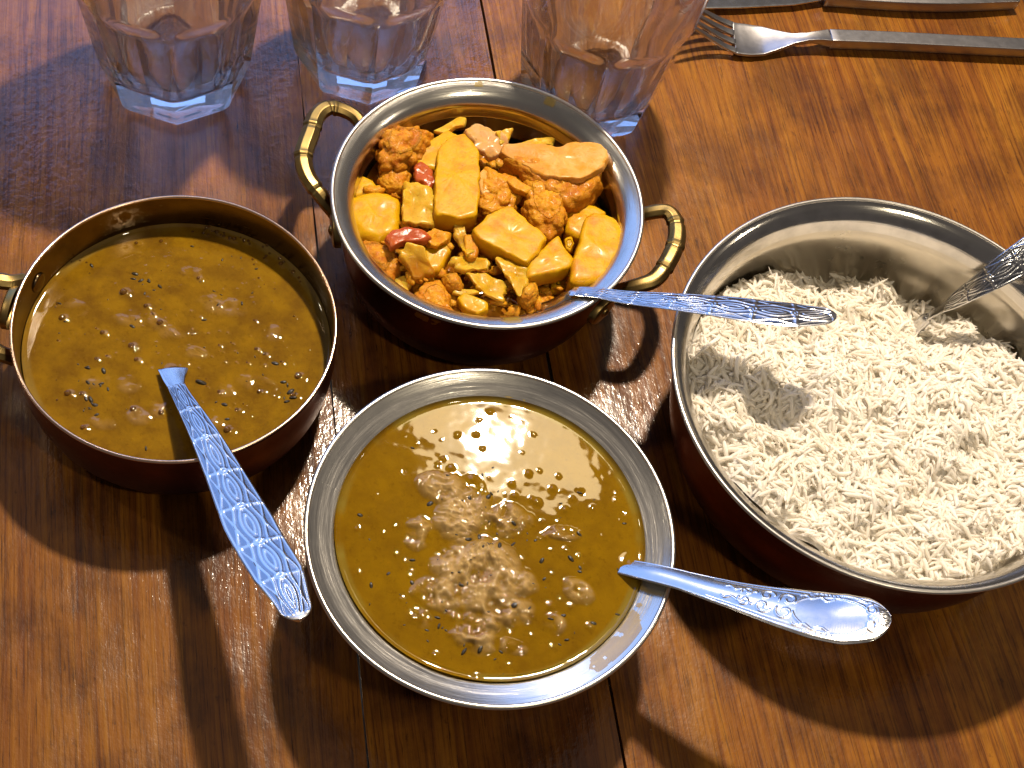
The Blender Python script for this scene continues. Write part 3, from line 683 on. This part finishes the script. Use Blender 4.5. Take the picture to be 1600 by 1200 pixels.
chunk('potato_chunk', Kp((1150, 575), (1195, 552), (1262, 580), (1300, 625), (1295, 700), (1240, 800), (1160, 832), (1092, 820), (1100, 750), (1130, 660)), 5.05, 1.5, POTATO, 'largest bright yellow potato block against the right wall', 'potato', GP, rnd=.28)
chunk('potato_chunk', Kp((1075, 560), (1140, 520), (1200, 530), (1236, 560), (1170, 600), (1130, 660), (1075, 630)), 4.55, 1.2, POTATO, 'potato chunk half hidden behind the big right block', 'potato', GP, rnd=.25)
chunk('potato_chunk', Kp((540, 660), (640, 650), (645, 700), (600, 780), (555, 790), (530, 720)), 4.35, 1.0, POTATO, 'potato piece beside the drooping onion, below the tomato strip', 'potato', GP)
chunk('potato_chunk', Kp((662, 882), (690, 862), (778, 900), (782, 925), (742, 948), (690, 922)), 4.55, .6, POTATO, 'small clean-cut potato bit near the front rim', 'potato', GP, rnd=.12)
chunk('potato_chunk', Kp((1020, 800), (1080, 785), (1110, 830), (1070, 850), (1025, 850)), 4.0, .8, POTATO, 'potato bit in shade just left of the spoon end', 'potato', GP)
chunk('potato_chunk', Kp((1072, 660), (1098, 652), (1112, 675), (1095, 710), (1075, 700)), 4.5, .5, POTATO, 'tiny potato crumb beside the big right block', 'potato', GP, rnd=.12)
chunk('potato_chunk', Kp((690, 642), (725, 640), (748, 700), (735, 738), (700, 730)), 4.75, .5, CAULI_Y, 'small bright crumb left of the diamond slab', 'potato', GP, rnd=.14)

chunk('cauliflower_floret', Kp((365, 300), (385, 250), (430, 228), (500, 232), (530, 222), (572, 250), (560, 300), (520, 360), (440, 390), (375, 380)), 4.95, 1.4, CAULI_O, 'browned knobbly cauliflower floret at the back left', 'cauliflower', GC, rnd=.5, lumpy=.30, lf=2.6, segs=120)
big = chunk('cauliflower_floret', Kp((820, 330), (850, 300), (960, 300), (1060, 312), (1110, 290), (1210, 298), (1240, 340), (1205, 400), (1140, 430), (1060, 428), (985, 420), (900, 372)), 5.5, .5, CAULI_P, 'largest cauliflower wedge with a pale flat cut stem at the back right', 'cauliflower', GC, rnd=.10, nz=.10, nf=2.6, zt=[5.2, 5.3, 5.35, 5.4, 5.5, 5.6, 5.6, 5.6, 5.65, 5.6, 5.5, 5.35])
o = chunk('floret_head', Kp((830, 345), (960, 330), (1100, 330), (1225, 350), (1225, 430), (1165, 510), (1085, 535), (1000, 480), (900, 400)), 5.25, 1.6, CAULI_O, None, None, None, rnd=.4, lumpy=.16, lf=2.4, segs=120)
o.parent = big; o.location = o.location - big.location
chunk('cauliflower_floret', Kp((915, 430), (980, 410), (1060, 440), (1085, 520), (1080, 600), (1020, 645), (960, 610), (920, 530)), 5.0, 1.5, CAULI_Y, 'crumbly yellow floret under the large pale wedge', 'cauliflower', GC, rnd=.45, lumpy=.26, lf=3.0, segs=120)
chunk('cauliflower_floret', Kp((738, 430), (765, 385), (800, 400), (910, 430), (930, 490), (870, 545), (790, 570), (742, 540)), 4.75, 1.2, CAULI_Y, 'broken floret between the upright block and the pale wedge', 'cauliflower', GC, rnd=.3, lumpy=.22, lf=3.2, segs=120)
chunk('cauliflower_floret', Kp((742, 430), (765, 388), (800, 420), (830, 470), (760, 500)), 4.92, .6, CAULI_P, 'pale triangular flake right of the upright potato block', 'cauliflower', GC, rnd=.12, nz=.05)
chunk('cauliflower_floret', Kp((850, 440), (880, 425), (960, 470), (930, 490), (880, 470)), 5.15, .4, CAULI_Y, 'thin yellow stalk lying on the broken floret', 'cauliflower', GC, rnd=.12, nz=.04)
chunk('cauliflower_floret', Kp((270, 670), (340, 655), (430, 690), (460, 760), (420, 820), (350, 780), (290, 720)), 4.05, 1.2, CAULI_O, 'orange floret tucked under the rim at the left front', 'cauliflower', GC, rnd=.4, lumpy=.22, lf=2.8, segs=110)
chunk('cauliflower_floret', Kp((490, 870), (540, 820), (600, 812), (642, 860), (640, 930), (680, 960), (590, 945), (520, 910)), 4.6, 1.1, CAULI_Y, 'pale floret close to the front rim', 'cauliflower', GC, rnd=.3, lumpy=.14, lf=2.6, segs=110)
chunk('cauliflower_floret', Kp((365, 430), (400, 385), (470, 385), (492, 420), (460, 480), (400, 470)), 4.35, .9, CAULI_Y, 'torn yellow piece below the browned floret', 'cauliflower', GC, rnd=.22, lumpy=.14)
chunk('cauliflower_floret', Kp((615, 800), (660, 790), (690, 830), (680, 855), (625, 845)), 4.6, .6, CAULI_Y, 'small crumb above the front pale floret', 'cauliflower', GC, rnd=.2, lumpy=.14, lf=3.5)
chunk('cauliflower_floret', Kp((905, 840), (960, 825), (975, 860), (940, 900), (905, 890)), 4.6, .6, CAULI_Y, 'little floret crumb left of the spoon neck', 'cauliflower', GC, rnd=.2, lumpy=.2, lf=4)
chunk('onion_piece', Kp((460, 445), (480, 438), (575, 470), (580, 585), (560, 612), (458, 600)), 4.75, .35, ONION, 'glossy square onion petal left of the upright block', 'onion', GO, rnd=.12, nz=.06)
chunk('onion_piece', Kp((440, 695), (470, 678), (535, 690), (565, 750), (590, 795), (500, 818)), 4.75, .30, ONION, 'shiny drooping onion petal under the tomato strip', 'onion', GO, rnd=.1, nz=.08, zt=[5.0, 5.0, 5.0, 4.7, 4.3, 4.3])
chunk('onion_piece', Kp((700, 795), (780, 800), (855, 820), (838, 895), (790, 880), (730, 845)), 4.6, .18, ONION, 'flat pointed onion petal below the diamond slab', 'onion', GO, rnd=.06, nz=.05)
chunk('onion_piece', Kp((640, 730), (700, 715), (800, 745), (790, 775), (700, 785), (635, 750)), 4.65, .25, ONION, 'curled onion strip under the diamond slab', 'onion', GO, rnd=.1, nz=.10)
chunk('onion_piece', Kp((690, 250), (740, 225), (830, 240), (860, 290), (850, 330), (790, 345), (730, 310)), 5.15, .35, ONION_L, 'pale pinkish onion slice at the back, above the upright block', 'onion', GO, rnd=.12, nz=.08)
chunk('onion_piece', Kp((810, 262), (850, 242), (880, 240), (862, 275), (830, 300)), 5.2, .2, ONION, 'yellow curled tip beside the pale slice', 'onion', GO, rnd=.08)
chunk('onion_piece', Kp((890, 300), (960, 283), (1032, 276), (1034, 302), (960, 315)), 4.7, .3, ONION, 'onion strip behind the large pale wedge', 'onion', GO, rnd=.08)
chunk('onion_piece', Kp((580, 245), (640, 215), (680, 188), (700, 195), (690, 225), (620, 255)), 4.6, .25, ONION, 'bent onion strip sticking up at the very back', 'onion', GO, rnd=.08, nz=.08)
chunk('onion_piece', Kp((645, 590), (690, 600), (700, 640), (745, 700), (700, 735), (665, 660)), 4.7, .18, ONION, 'torn translucent strip between the blocks', 'onion', GO, rnd=.08, nz=.12)
chunk('onion_piece', Kp((800, 730), (870, 735), (930, 760), (935, 830), (900, 880), (860, 820)), 4.85, .25, ONION, 'shredded onion hanging below the diamond slab', 'onion', GO, rnd=.08, nz=.14)
chunk('onion_piece', Kp((415, 815), (470, 790), (500, 820), (480, 870), (430, 850)), 3.9, .3, ONION, 'onion petal in shade at the left front', 'onion', GO, rnd=.1)
chunk('onion_piece', Kp((640, 865), (665, 850), (740, 855), (750, 870), (690, 885)), 4.5, .2, ONION, 'narrow onion sliver above the clean-cut potato bit', 'onion', GO, rnd=.06)
chunk('tomato_piece', Kp((498, 372), (530, 360), (570, 385), (585, 450), (560, 470), (505, 430)), 4.8, .4, TOMATO, 'dull red tomato flesh between floret and upright block', 'tomato', GT, rnd=.15, nz=.10, nf=3)
chunk('tomato_piece', Kp((392, 650), (415, 622), (480, 612), (540, 622), (570, 650), (540, 668), (460, 672), (415, 692)), 4.95, .4, TOMATO, 'bright red tomato strip over the drooping onion', 'tomato', GT, rnd=.18, nz=.05)
chunk('onion_piece', Kp((530, 640), (580, 615), (640, 630), (645, 655), (590, 690), (545, 670)), 4.7, .3, CAULI_Y, 'mashed yellow end joining the red tomato strip', 'onion', GO, rnd=.12, nz=.10, nf=3)
# crumbs of mash lying in the gravy, too many to count
V = []; Fq = []; off = 0
for _ in range(480):
    a = random.random() * 6.283; r = 5.0 * math.sqrt(random.random()); x, y = r * math.cos(a), r * math.sin(a)
    s = random.choice((.09, .13, .18, .25, .34, .45)); v, f = ellipsoid(s, s * random.uniform(.4, .9), s * .5, 12, 8)
    v = np.array(v); v *= (1 + .35 * fbm(v[:, 0] * 6, v[:, 1] * 6, v[:, 2] * 6 + _, seed=5, oct=2))[:, None]
    ca, sa = math.cos(a * 5), math.sin(a * 5); v = np.stack([v[:, 0] * ca - v[:, 1] * sa + x, v[:, 0] * sa + v[:, 1] * ca + y, v[:, 2] + 3.35 - .05 * y + random.uniform(-.1, .85) * (1 if y < 2.5 else .2)], -1)
    V.append(v); Fq += [[q + off for q in ff_] for ff_ in f]; off += len(v)
o = mesh_obj('vegetable_mash', np.concatenate(V), Fq, CAULI_Y, None, loc=cK); tag(o, 'soft yellow crumbs of mashed vegetables lying in the gravy', 'vegetables', kind='stuff')

# ---------------------------------------------------------------- spoons
def ridge(d, w): return np.exp(-(d / w) ** 2)
def pat_lattice(s, v, L, cells):
    """repeating ovals, waisted loops and dots stamped along the handle"""
    # cells get shorter towards the narrow neck
    u = np.interp(s, cells, np.arange(len(cells))); k = np.floor(u); u = u - k
    inside = (s > cells[0]) & (s < cells[-1])
    su = np.sin(np.pi * u); cu = np.cos(2 * np.pi * u)
    h = 0.9 * ridge(np.abs(v) - .30 * su ** .8, .055) * (su > .15)
    h += .8 * ridge(np.abs(v) - .13 * np.clip(np.sin(np.pi * np.clip((u - .2) / .6, 0, 1)), 0, 1), .05) * ((u > .2) & (u < .8))
    h += .9 * ridge(np.abs(v) - (.47 - .08 * cu), .05)
    h += .8 * ridge(np.abs(v) - (.70 + .10 * cu), .05)
    h += .9 * ridge(np.abs(v) - .93, .06)
    h += .7 * ridge(np.minimum(u, 1 - u), .045)
    for du, dv in ((0, 0), (.09, .0), (.05, .14)):
        for e in (u - du, 1 - u - du):
            h += .9 * ridge(np.hypot(e * 3.2, np.abs(v) - dv), .07)
    return np.clip(h, 0, 1.15) * inside + (~inside) * .55 + .0
def arc_pts(cx, cy, r0, r1, a0, a1, n=24, asp=1.0):
    t = np.linspace(0, 1, n); a = np.radians(a0 + (a1 - a0) * t); r = r0 + (r1 - r0) * t
    return np.stack([cx + r * np.cos(a), cy + r * np.sin(a) * asp], -1)
def pat_rococo(s, v, L, w):
    """scrolls and a smooth oval cartouche; s in cm from the bowl end, t in cm across"""
    t = v * w; e0 = L - 4.1
    h = .45 + .5 * ridge(np.abs(v) - .90, .06) + .25 * ridge(np.abs(v) - .74, .05) * (s > L * .35)
    curves = []
    oc = L - 2.05
    curves.append(arc_pts(oc, 0, 1.38, 1.38, 25, 165, 60, .62)); curves.append(arc_pts(oc, 0, 1.38, 1.38, 195, 335, 60, .62))
    curves.append(arc_pts(oc, 0, 1.60, 1.60, 40, 120, 40, .66)); curves.append(arc_pts(oc, 0, 1.62, 1.62, 235, 320, 40, .66))
    for sg in (1, -1):
        curves.append(arc_pts(e0 + .45, sg * .30, .34, .10, 200 * sg, -160 * sg, 40))
        curves.append(arc_pts(e0 - .35, sg * .26, .30, .08, 20 * sg, 380 * sg, 40))
        curves.append(arc_pts(e0 - 1.05, sg * .22, .24, .07, 200 * sg, -130 * sg, 36))
        curves.append(arc_pts(L - .62, sg * .33, .26, .08, 90 * sg, 400 * sg, 36))
        curves.append(arc_pts(L - .30, sg * .12, .16, .05, 60 * sg, 330 * sg, 30))
        curves.append(np.array([(e0 - 1.9 + .04 * k, sg * (.26 + .06 * math.sin(k * .5))) for k in range(30)]))
        curves.append(np.array([(e0 + .8 + .05 * k, sg * (.70 + .07 * math.sin(k * .55))) for k in range(26)]))
        for k in range(6): curves.append(arc_pts(oc - .75 + .17 * k, sg * (.93 + .03 * math.sin(k)), .07, .07, 0, 180 * sg, 8))
        for k in range(3): curves.append(np.array([(L - .75, sg * .02 * k), (L - .14, sg * (.10 + .14 * k))]))
    for c in curves:
        A = c[:-1]; Bq = c[1:]; lo = c.min(0) - .2; hi = c.max(0) + .2
        m = (s > lo[0]) & (s < hi[0]) & (t > lo[1]) & (t < hi[1])
        if not m.any(): continue
        ps, pt = s[m], t[m]; d = np.full(ps.shape, 9.0)
        for (ax, ay), (bx, by) in zip(A, Bq):
            ex, ey = bx - ax, by - ay; q = np.clip(((ps - ax) * ex + (pt - ay) * ey) / (ex * ex + ey * ey + 1e-9), 0, 1)
            d = np.minimum(d, np.hypot(ps - ax - q * ex, pt - ay - q * ey))
        h[m] = np.maximum(h[m], ridge(d, .05))
    # cartouche is gently sunk
    h -= .5 * np.clip(1 - np.hypot((s - oc) / 1.25, t / .8), 0, 1) ** .5 * 0.5
    return h
def spoon(name, path, widths, side, tilt, pattern, label, head_dir, head_z, mat=STEEL, relief=.024, thick=.13, dip=.4, ns=420, nv=56, head=(1.9, 3.0), bowed=.05):
    """path: 3-D points (cm) from the bowl end to the tip; widths: (fraction, half width cm); tilt rolls the face round its axis"""
    P, L = cr(path, ns); T = np.gradient(P, axis=0); T /= np.linalg.norm(T, axis=1)[:, None]
    Wd = np.cross(T, [0, 0, 1.0]); Wd /= np.linalg.norm(Wd, axis=1)[:, None]; Nn = np.cross(Wd, T)
    Wr = Wd * math.cos(tilt) + Nn * math.sin(tilt); Nr = -Wd * math.sin(tilt) + Nn * math.cos(tilt)
    fr = np.linspace(0, 1, ns); hw = np.interp(fr, [q[0] for q in widths], [q[1] for q in widths])
    k = np.ones(9) / 9; hw2 = np.convolve(np.pad(hw, 4, 'edge'), k, 'valid'); hw = np.minimum(hw2, hw + .02)
    tipd = (1 - fr) * L; R_ = widths[-1][1] * 1.0
    hw = hw * np.sqrt(np.clip(1 - np.clip(1 - tipd / (R_ * 1.1), 0, 1) ** 2, .002, 1))
    v = np.sin(np.linspace(-1, 1, nv) * math.pi / 2) * .5 + np.linspace(-1, 1, nv) * .5
    SS = np.repeat((fr * L)[:, None], nv, 1); VVv = np.repeat(v[None], ns, 0); HW = np.repeat(hw[:, None], nv, 1)
    pv = pattern(SS, VVv, L, HW); rel_ = pv * relief
    edge = np.clip((1 - np.abs(VVv)) / .10, 0, 1) ** .5
    topz = (bowed * (1 - VVv ** 2) * np.clip(HW / .5, .4, 1.5) + rel_) * edge + 0
    top = P[:, None] + Wr[:, None] * (VVv * HW)[..., None] + Nr[:, None] * topz[..., None]
    vb = v[::-1]; VB = np.repeat(vb[None], ns, 0)
    bz = -thick * (1 - np.abs(VB) ** 3) - .012
    bot = P[:, None] + Wr[:, None] * (VB * HW * .985)[..., None] + Nr[:, None] * bz[..., None]
    ring = np.concatenate([top, bot], 1); nc = nv * 2
    f = quads(ns, nc).tolist(); f.append(list(range(nc))[::-1]); f.append([(ns - 1) * nc + q for q in range(nc)])
    root = empty(name, (P[0][0], P[0][1], 0)); tag(root, label, 'spoon', 'serving spoons')
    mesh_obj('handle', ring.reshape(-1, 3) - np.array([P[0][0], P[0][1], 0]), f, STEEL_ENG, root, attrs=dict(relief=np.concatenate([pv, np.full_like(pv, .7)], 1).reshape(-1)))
    # neck and spoon head, dipping into the food
    a, b = head; d = Vector((head_dir[0], head_dir[1], 0)).normalized(); sd = Vector((-d.y, d.x, 0)); c0 = Vector(P[0]); hc = c0 + d * (b * 1.0 + 1.0); hc.z = head_z
    mid = c0.lerp(hc - d * b * .85, .5); mid.z = c0.z * dip + head_z * (1 - dip)
    NP, _l = cr([Vector(P[3]) - Vector((0, 0, .16)), c0 - Vector((0, 0, .2)), mid, hc - d * b * .85 + Vector((0, 0, .25)), hc - d * b * .6], 30)
    vv, ff2 = tube(NP, np.interp(np.linspace(0, 1, 30), [0, .15, .4, 1], [widths[0][1] * .55, widths[0][1] * .75, .27, .35]), 14, .45)
    off0 = Vector((P[0][0], P[0][1], 0))
    mesh_obj('neck', vv - np.array(off0), ff2, mat, root)
    VV2 = []
    for (sc, zz) in ((1, .22), (.99, .28), (.94, .20), (.8, -.02), (.55, -.22), (.25, -.32), (.02, -.34), (.02, -.44), (.28, -.42), (.6, -.32), (.86, -.10), (.99, .16), (1, .22)):
        for q in range(36):
            an = q / 36 * 2 * math.pi; egg = 1 + .12 * math.cos(an)
            VV2.append(hc + d * (math.cos(an) * b * .62 * sc) + sd * (math.sin(an) * a * .62 * sc * egg) + Vector((0, 0, zz)) - off0)
    mesh_obj('spoon_head', VV2, quads(13, 36).tolist(), mat, root)
    return root
cells = lambda L0, L1, n, g=1.0: np.array([L0 + (L1 - L0) * (k / n) ** g for k in range(n + 1)])
# spoon in the left bowl
sp1 = [at(270, 576, 2.95), at(276, 604, 3.35), at(313, 668, 4.35), at(347, 733, 5.15), at(398, 835, 6.6), at(440, 905, 7.6), at(469, 968, 8.3)]
spoon('serving_spoon', sp1, [(0, .62), (.025, .50), (.07, .36), (.12, .38), (.35, .62), (.65, .92), (.85, .88), (.94, .62), (1, .5)], 1, .10,
      lambda s, v, L, w: pat_lattice(s, v, L, np.array([.075, .185, .31, .45, .59, .73, .86, .985]) * L), 'embossed blue-lit spoon handle leaning out of the left dal bowl', (-.45, .9), 1.5, head=(1.6, 2.3))
# spoon in the curry
zc = 5.75
sp2 = [at(893, 455, 5.1), at(930, 457, 5.55), at(975, 464, 6.0), at(1040, 470, 6.7), at(1120, 478, 7.4), at(1200, 488, 7.95), at(1262, 493, 8.2), at(1307, 492, 8.35)]
spoon('serving_spoon', sp2, [(0, .35), (.1, .42), (.35, .62), (.65, .86), (.85, .82), (.94, .60), (1, .46)], 1, .34,
      lambda s, v, L, w: pat_lattice(s, v, L, np.array([.02, .12, .25, .40, .55, .70, .85, .985]) * L), 'embossed spoon handle reaching from the potato curry out over the rice', (-.95, -.32), 3.4, head=(1.5, 2.2))
# ornate spoon in the front bowl
sp3 = [at(972, 885, 5.0), at(1010, 893, 5.5), at(1060, 905, 6.0), at(1130, 925, 6.7), at(1220, 948, 7.55), at(1310, 966, 8.3), at(1393, 968, 8.95)]
spoon('ornate_spoon', sp3, [(0, .42), (.08, .47), (.25, .52), (.45, .72), (.62, .98), (.74, 1.14), (.84, 1.16), (.92, .98), (1, .72)], 1, .26,
      lambda s, v, L, w: pat_rococo(s, v, L, w), 'silver spoon with scrolled handle and smooth oval end, in the front bowl', (-.95, .25), 3.9, head=(1.6, 2.2), relief=.034, bowed=.08)
# spoon in the rice
sp4 = [at(1452, 492, 2.5), at(1490, 470, 4.1), at(1545, 436, 5.9), at(1600, 402, 7.2), at(1660, 365, 8.4), at(1730, 322, 9.6), at(1765, 300, 10.0)]
spoon('serving_spoon', sp4, [(0, .40), (.1, .40), (.35, .60), (.65, .86), (.85, .82), (.94, .60), (1, .46)], 1, -.10,
      lambda s, v, L, w: pat_lattice(s, v, L, np.array([.115, .235, .36, .49, .62, .75, .87, .985]) * L), 'embossed grey spoon stuck in the rice, leaning on the far right rim', (-.7, -.7), 1.3, head=(1.2, 1.6), dip=.1)

# ---------------------------------------------------------------- fork and knife
def slab(name, path, hw, up, th, mat, parent, off, nv=14, crown=.0, shape=None):
    """flat bar following the path, half width hw(s), thickness th"""
    P = np.asarray(path); ns = len(P); T = np.gradient(P, axis=0); T /= np.linalg.norm(T, axis=1)[:, None]
    Wd = np.cross(T, [0, 0, 1.0]); Wd /= np.linalg.norm(Wd, axis=1)[:, None]; Nn = np.cross(Wd, T)
    v = np.linspace(-1, 1, nv)
    top = P[:, None] + Wd[:, None] * (v[None, :, None] * hw[:, None, None]) + Nn[:, None] * (crown * (1 - v[None, :, None] ** 2) * hw[:, None, None])
    bot = P[:, None] + Wd[:, None] * (v[::-1][None, :, None] * hw[:, None, None]) + Nn[:, None] * (crown * (1 - v[::-1][None, :, None] ** 2) * hw[:, None, None] - np.broadcast_to(th, (ns,))[:, None, None])
    ring = np.concatenate([top, bot], 1); nc = 2 * nv
    f = quads(ns, nc).tolist(); f.append(list(range(nc))[::-1]); f.append([(ns - 1) * nc + q for q in range(nc)])
    o = mesh_obj(name, ring.reshape(-1, 3) - np.array(off), f, mat, parent, smooth=True)
    m = o.modifiers.new('bevel', 'BEVEL'); m.width = .00035; m.segments = 2; m.limit_method = 'ANGLE'; m.angle_limit = .9
    return o
fo = at(1300, 58, 0); fork = empty('fork', fo); tag(fork, 'steel fork with square handle lying tines-up at the top right', 'fork')
hp, _ = cr([at(1299, 54, .95), at(1400, 58, .95), at(1500, 63, .95), at(1600, 68, .95), at(1660, 70, .95)], 30)
slab('handle', hp, np.full(30, .42), None, .62, STEEL_SAT, fork, fo)
nk, _ = cr([at(1299, 54, .94), at(1275, 55, .95), at(1250, 58, .85), at(1222, 61, .62), at(1190, 62, .42), at(1160, 60, .45), at(1148, 58, .50)], 60)
s = np.linspace(0, 1, 60)
slab('head', nk, np.interp(s, [0, .12, .25, .40, .55, .70, .85, 1], [.42, .32, .27, .36, .68, 1.0, 1.12, 1.12]), None, np.interp(s, [0, .2, .5, 1], [.55, .32, .20, .18]), STEEL_SAT, fork, fo, crown=-.10)
Wf = (nk[-1] - nk[-6]); Wf = Vector((Wf[1], -Wf[0], 0)).normalized()
for k, q in enumerate((-1, -.34, .34, 1)):
    b0 = at(1149, 58, .48)
    tp = [b0 + Wf * q * .95, at(1130, 50, .68) + Wf * q * .93, at(1105, 36, 1.25) + Wf * q * .88, at(1082, 22, 1.95) + Wf * q * .84, at(1070, 15, 2.35) + Wf * q * .82]
    tp, _ = cr(tp, 26)
    slab('tine', tp, np.interp(np.linspace(0, 1, 26), [0, .5, .9, 1], [.185, .15, .10, .05]), None, .15, STEEL_SAT, fork, fo, nv=5)
ko = at(1290, -20, 0); knife = empty('knife', ko); tag(knife, 'steel table knife above the fork, cut off by the top edge', 'knife')
kp, _ = cr([at(1000, -2, .45), at(1080, -3, .45), at(1160, -6, .45), at(1230, -9, .45), at(1292, -12, .5)], 60)
s = np.linspace(0, 1, 60)
slab('blade', kp, np.interp(s, [0, .08, .2, .5, .8, .95, 1], [.12, .45, .72, .82, .78, .55, .45]), None, .10, STEEL, knife, ko)
kh, _ = cr([at(1290, -12, .85), at(1400, -6, .95), at(1500, -5, .95), at(1590, -7, .85)], 40)
slab('handle', kh, np.interp(np.linspace(0, 1, 40), [0, .1, .6, 1], [.42, .40, .52, .44]), None, .65, STEEL_SAT, knife, ko, crown=.12)

# ---------------------------------------------------------------- glasses
def tumbler(c, rot, label, sc=1.0):
    """heavy tumbler, eight flat sides below, round lip above, thick solid base"""
    n = 128; a = np.arange(n) / n * 2 * math.pi
    oct_ = math.cos(math.pi / 8) / np.cos(((a - 0) % (math.pi / 4)) - math.pi / 8)      # 1 at corners
    def ring(Rr, z, sq):
        if sq > 9: sq -= 10; Rr = Rr * (1 - .035 * (1 - np.abs(np.cos(a * 4))) * 1.6)
        r = Rr * (oct_ * sq + (1 - sq)); return np.stack([r * np.cos(a), r * np.sin(a), np.full(n, z)], -1)
    prof = [(.0, .05, 1), (2.5, .05, 1), (2.75, 0, 1), (3.05, 0, 1), (3.16, .05, 1), (3.46, .55, 1), (3.55, .9, 1), (3.70, 2, 1), (3.90, 3.5, 1), (4.10, 5, 1), (4.24, 6.2, 1), (4.30, 6.7, .85), (4.38, 7.1, .4), (4.42, 7.6, 0), (4.5, 9, 0), (4.6, 11, 0), (4.68, 12.8, 0), (4.66, 12.95, 0), (4.56, 13.0, 0), (4.46, 12.93, 0),
        (4.38, 11, 0), (4.26, 9, 0), (4.12, 7.6, 0), (3.98, 6.9, .12), (3.72, 5.5, 10.2), (3.42, 4, 10.2), (3.14, 2.8, 10.2), (2.92, 2.15, 10.2), (2.66, 1.72, 10.2), (2.2, 1.42, 10.2), (1.4, 1.28, 10.1), (.6, 1.24, 0), (.0, 1.24, 0)]
    V = np.concatenate([ring(r * sc, z * sc, q) for r, z, q in prof])
    o = mesh_obj('drinking_glass', V, quads(len(prof), n).tolist(), GLASS, None, loc=c); o.rotation_euler = (0, 0, rot)
    bm = bmesh.new(); bm.from_mesh(o.data); bmesh.ops.remove_doubles(bm, verts=bm.verts, dist=1e-6); bmesh.ops.recalc_face_normals(bm, faces=bm.faces)
    for e in bm.edges:
        if len(e.link_faces) == 2 and e.calc_face_angle(0) > math.radians(20): e.smooth = False
    bm.to_mesh(o.data); bm.free()
    return tag(o, label, 'glass', 'empty drinking glasses')
def gl(front, center): return math.atan2(front[1] - center[1], front[0] - center[0])
tumbler((-19.65, 45.65, 0), gl((-18.5, 42.8), (-19.7, 46.0)), 'faceted empty glass at the top left, alone on the violet-lit board')
tumbler((-11.5, 49.85, 0), gl((-10.36, 47.2), (-11.55, 50.1)), 'faceted glass with blue glints behind the left brass handle', .96)
tumbler((-.25, 51.3, 0), gl((2.45, 49.9), (-.35, 51.9)), 'faceted glass partly hidden behind the curry bowl, beside the fork', .96)
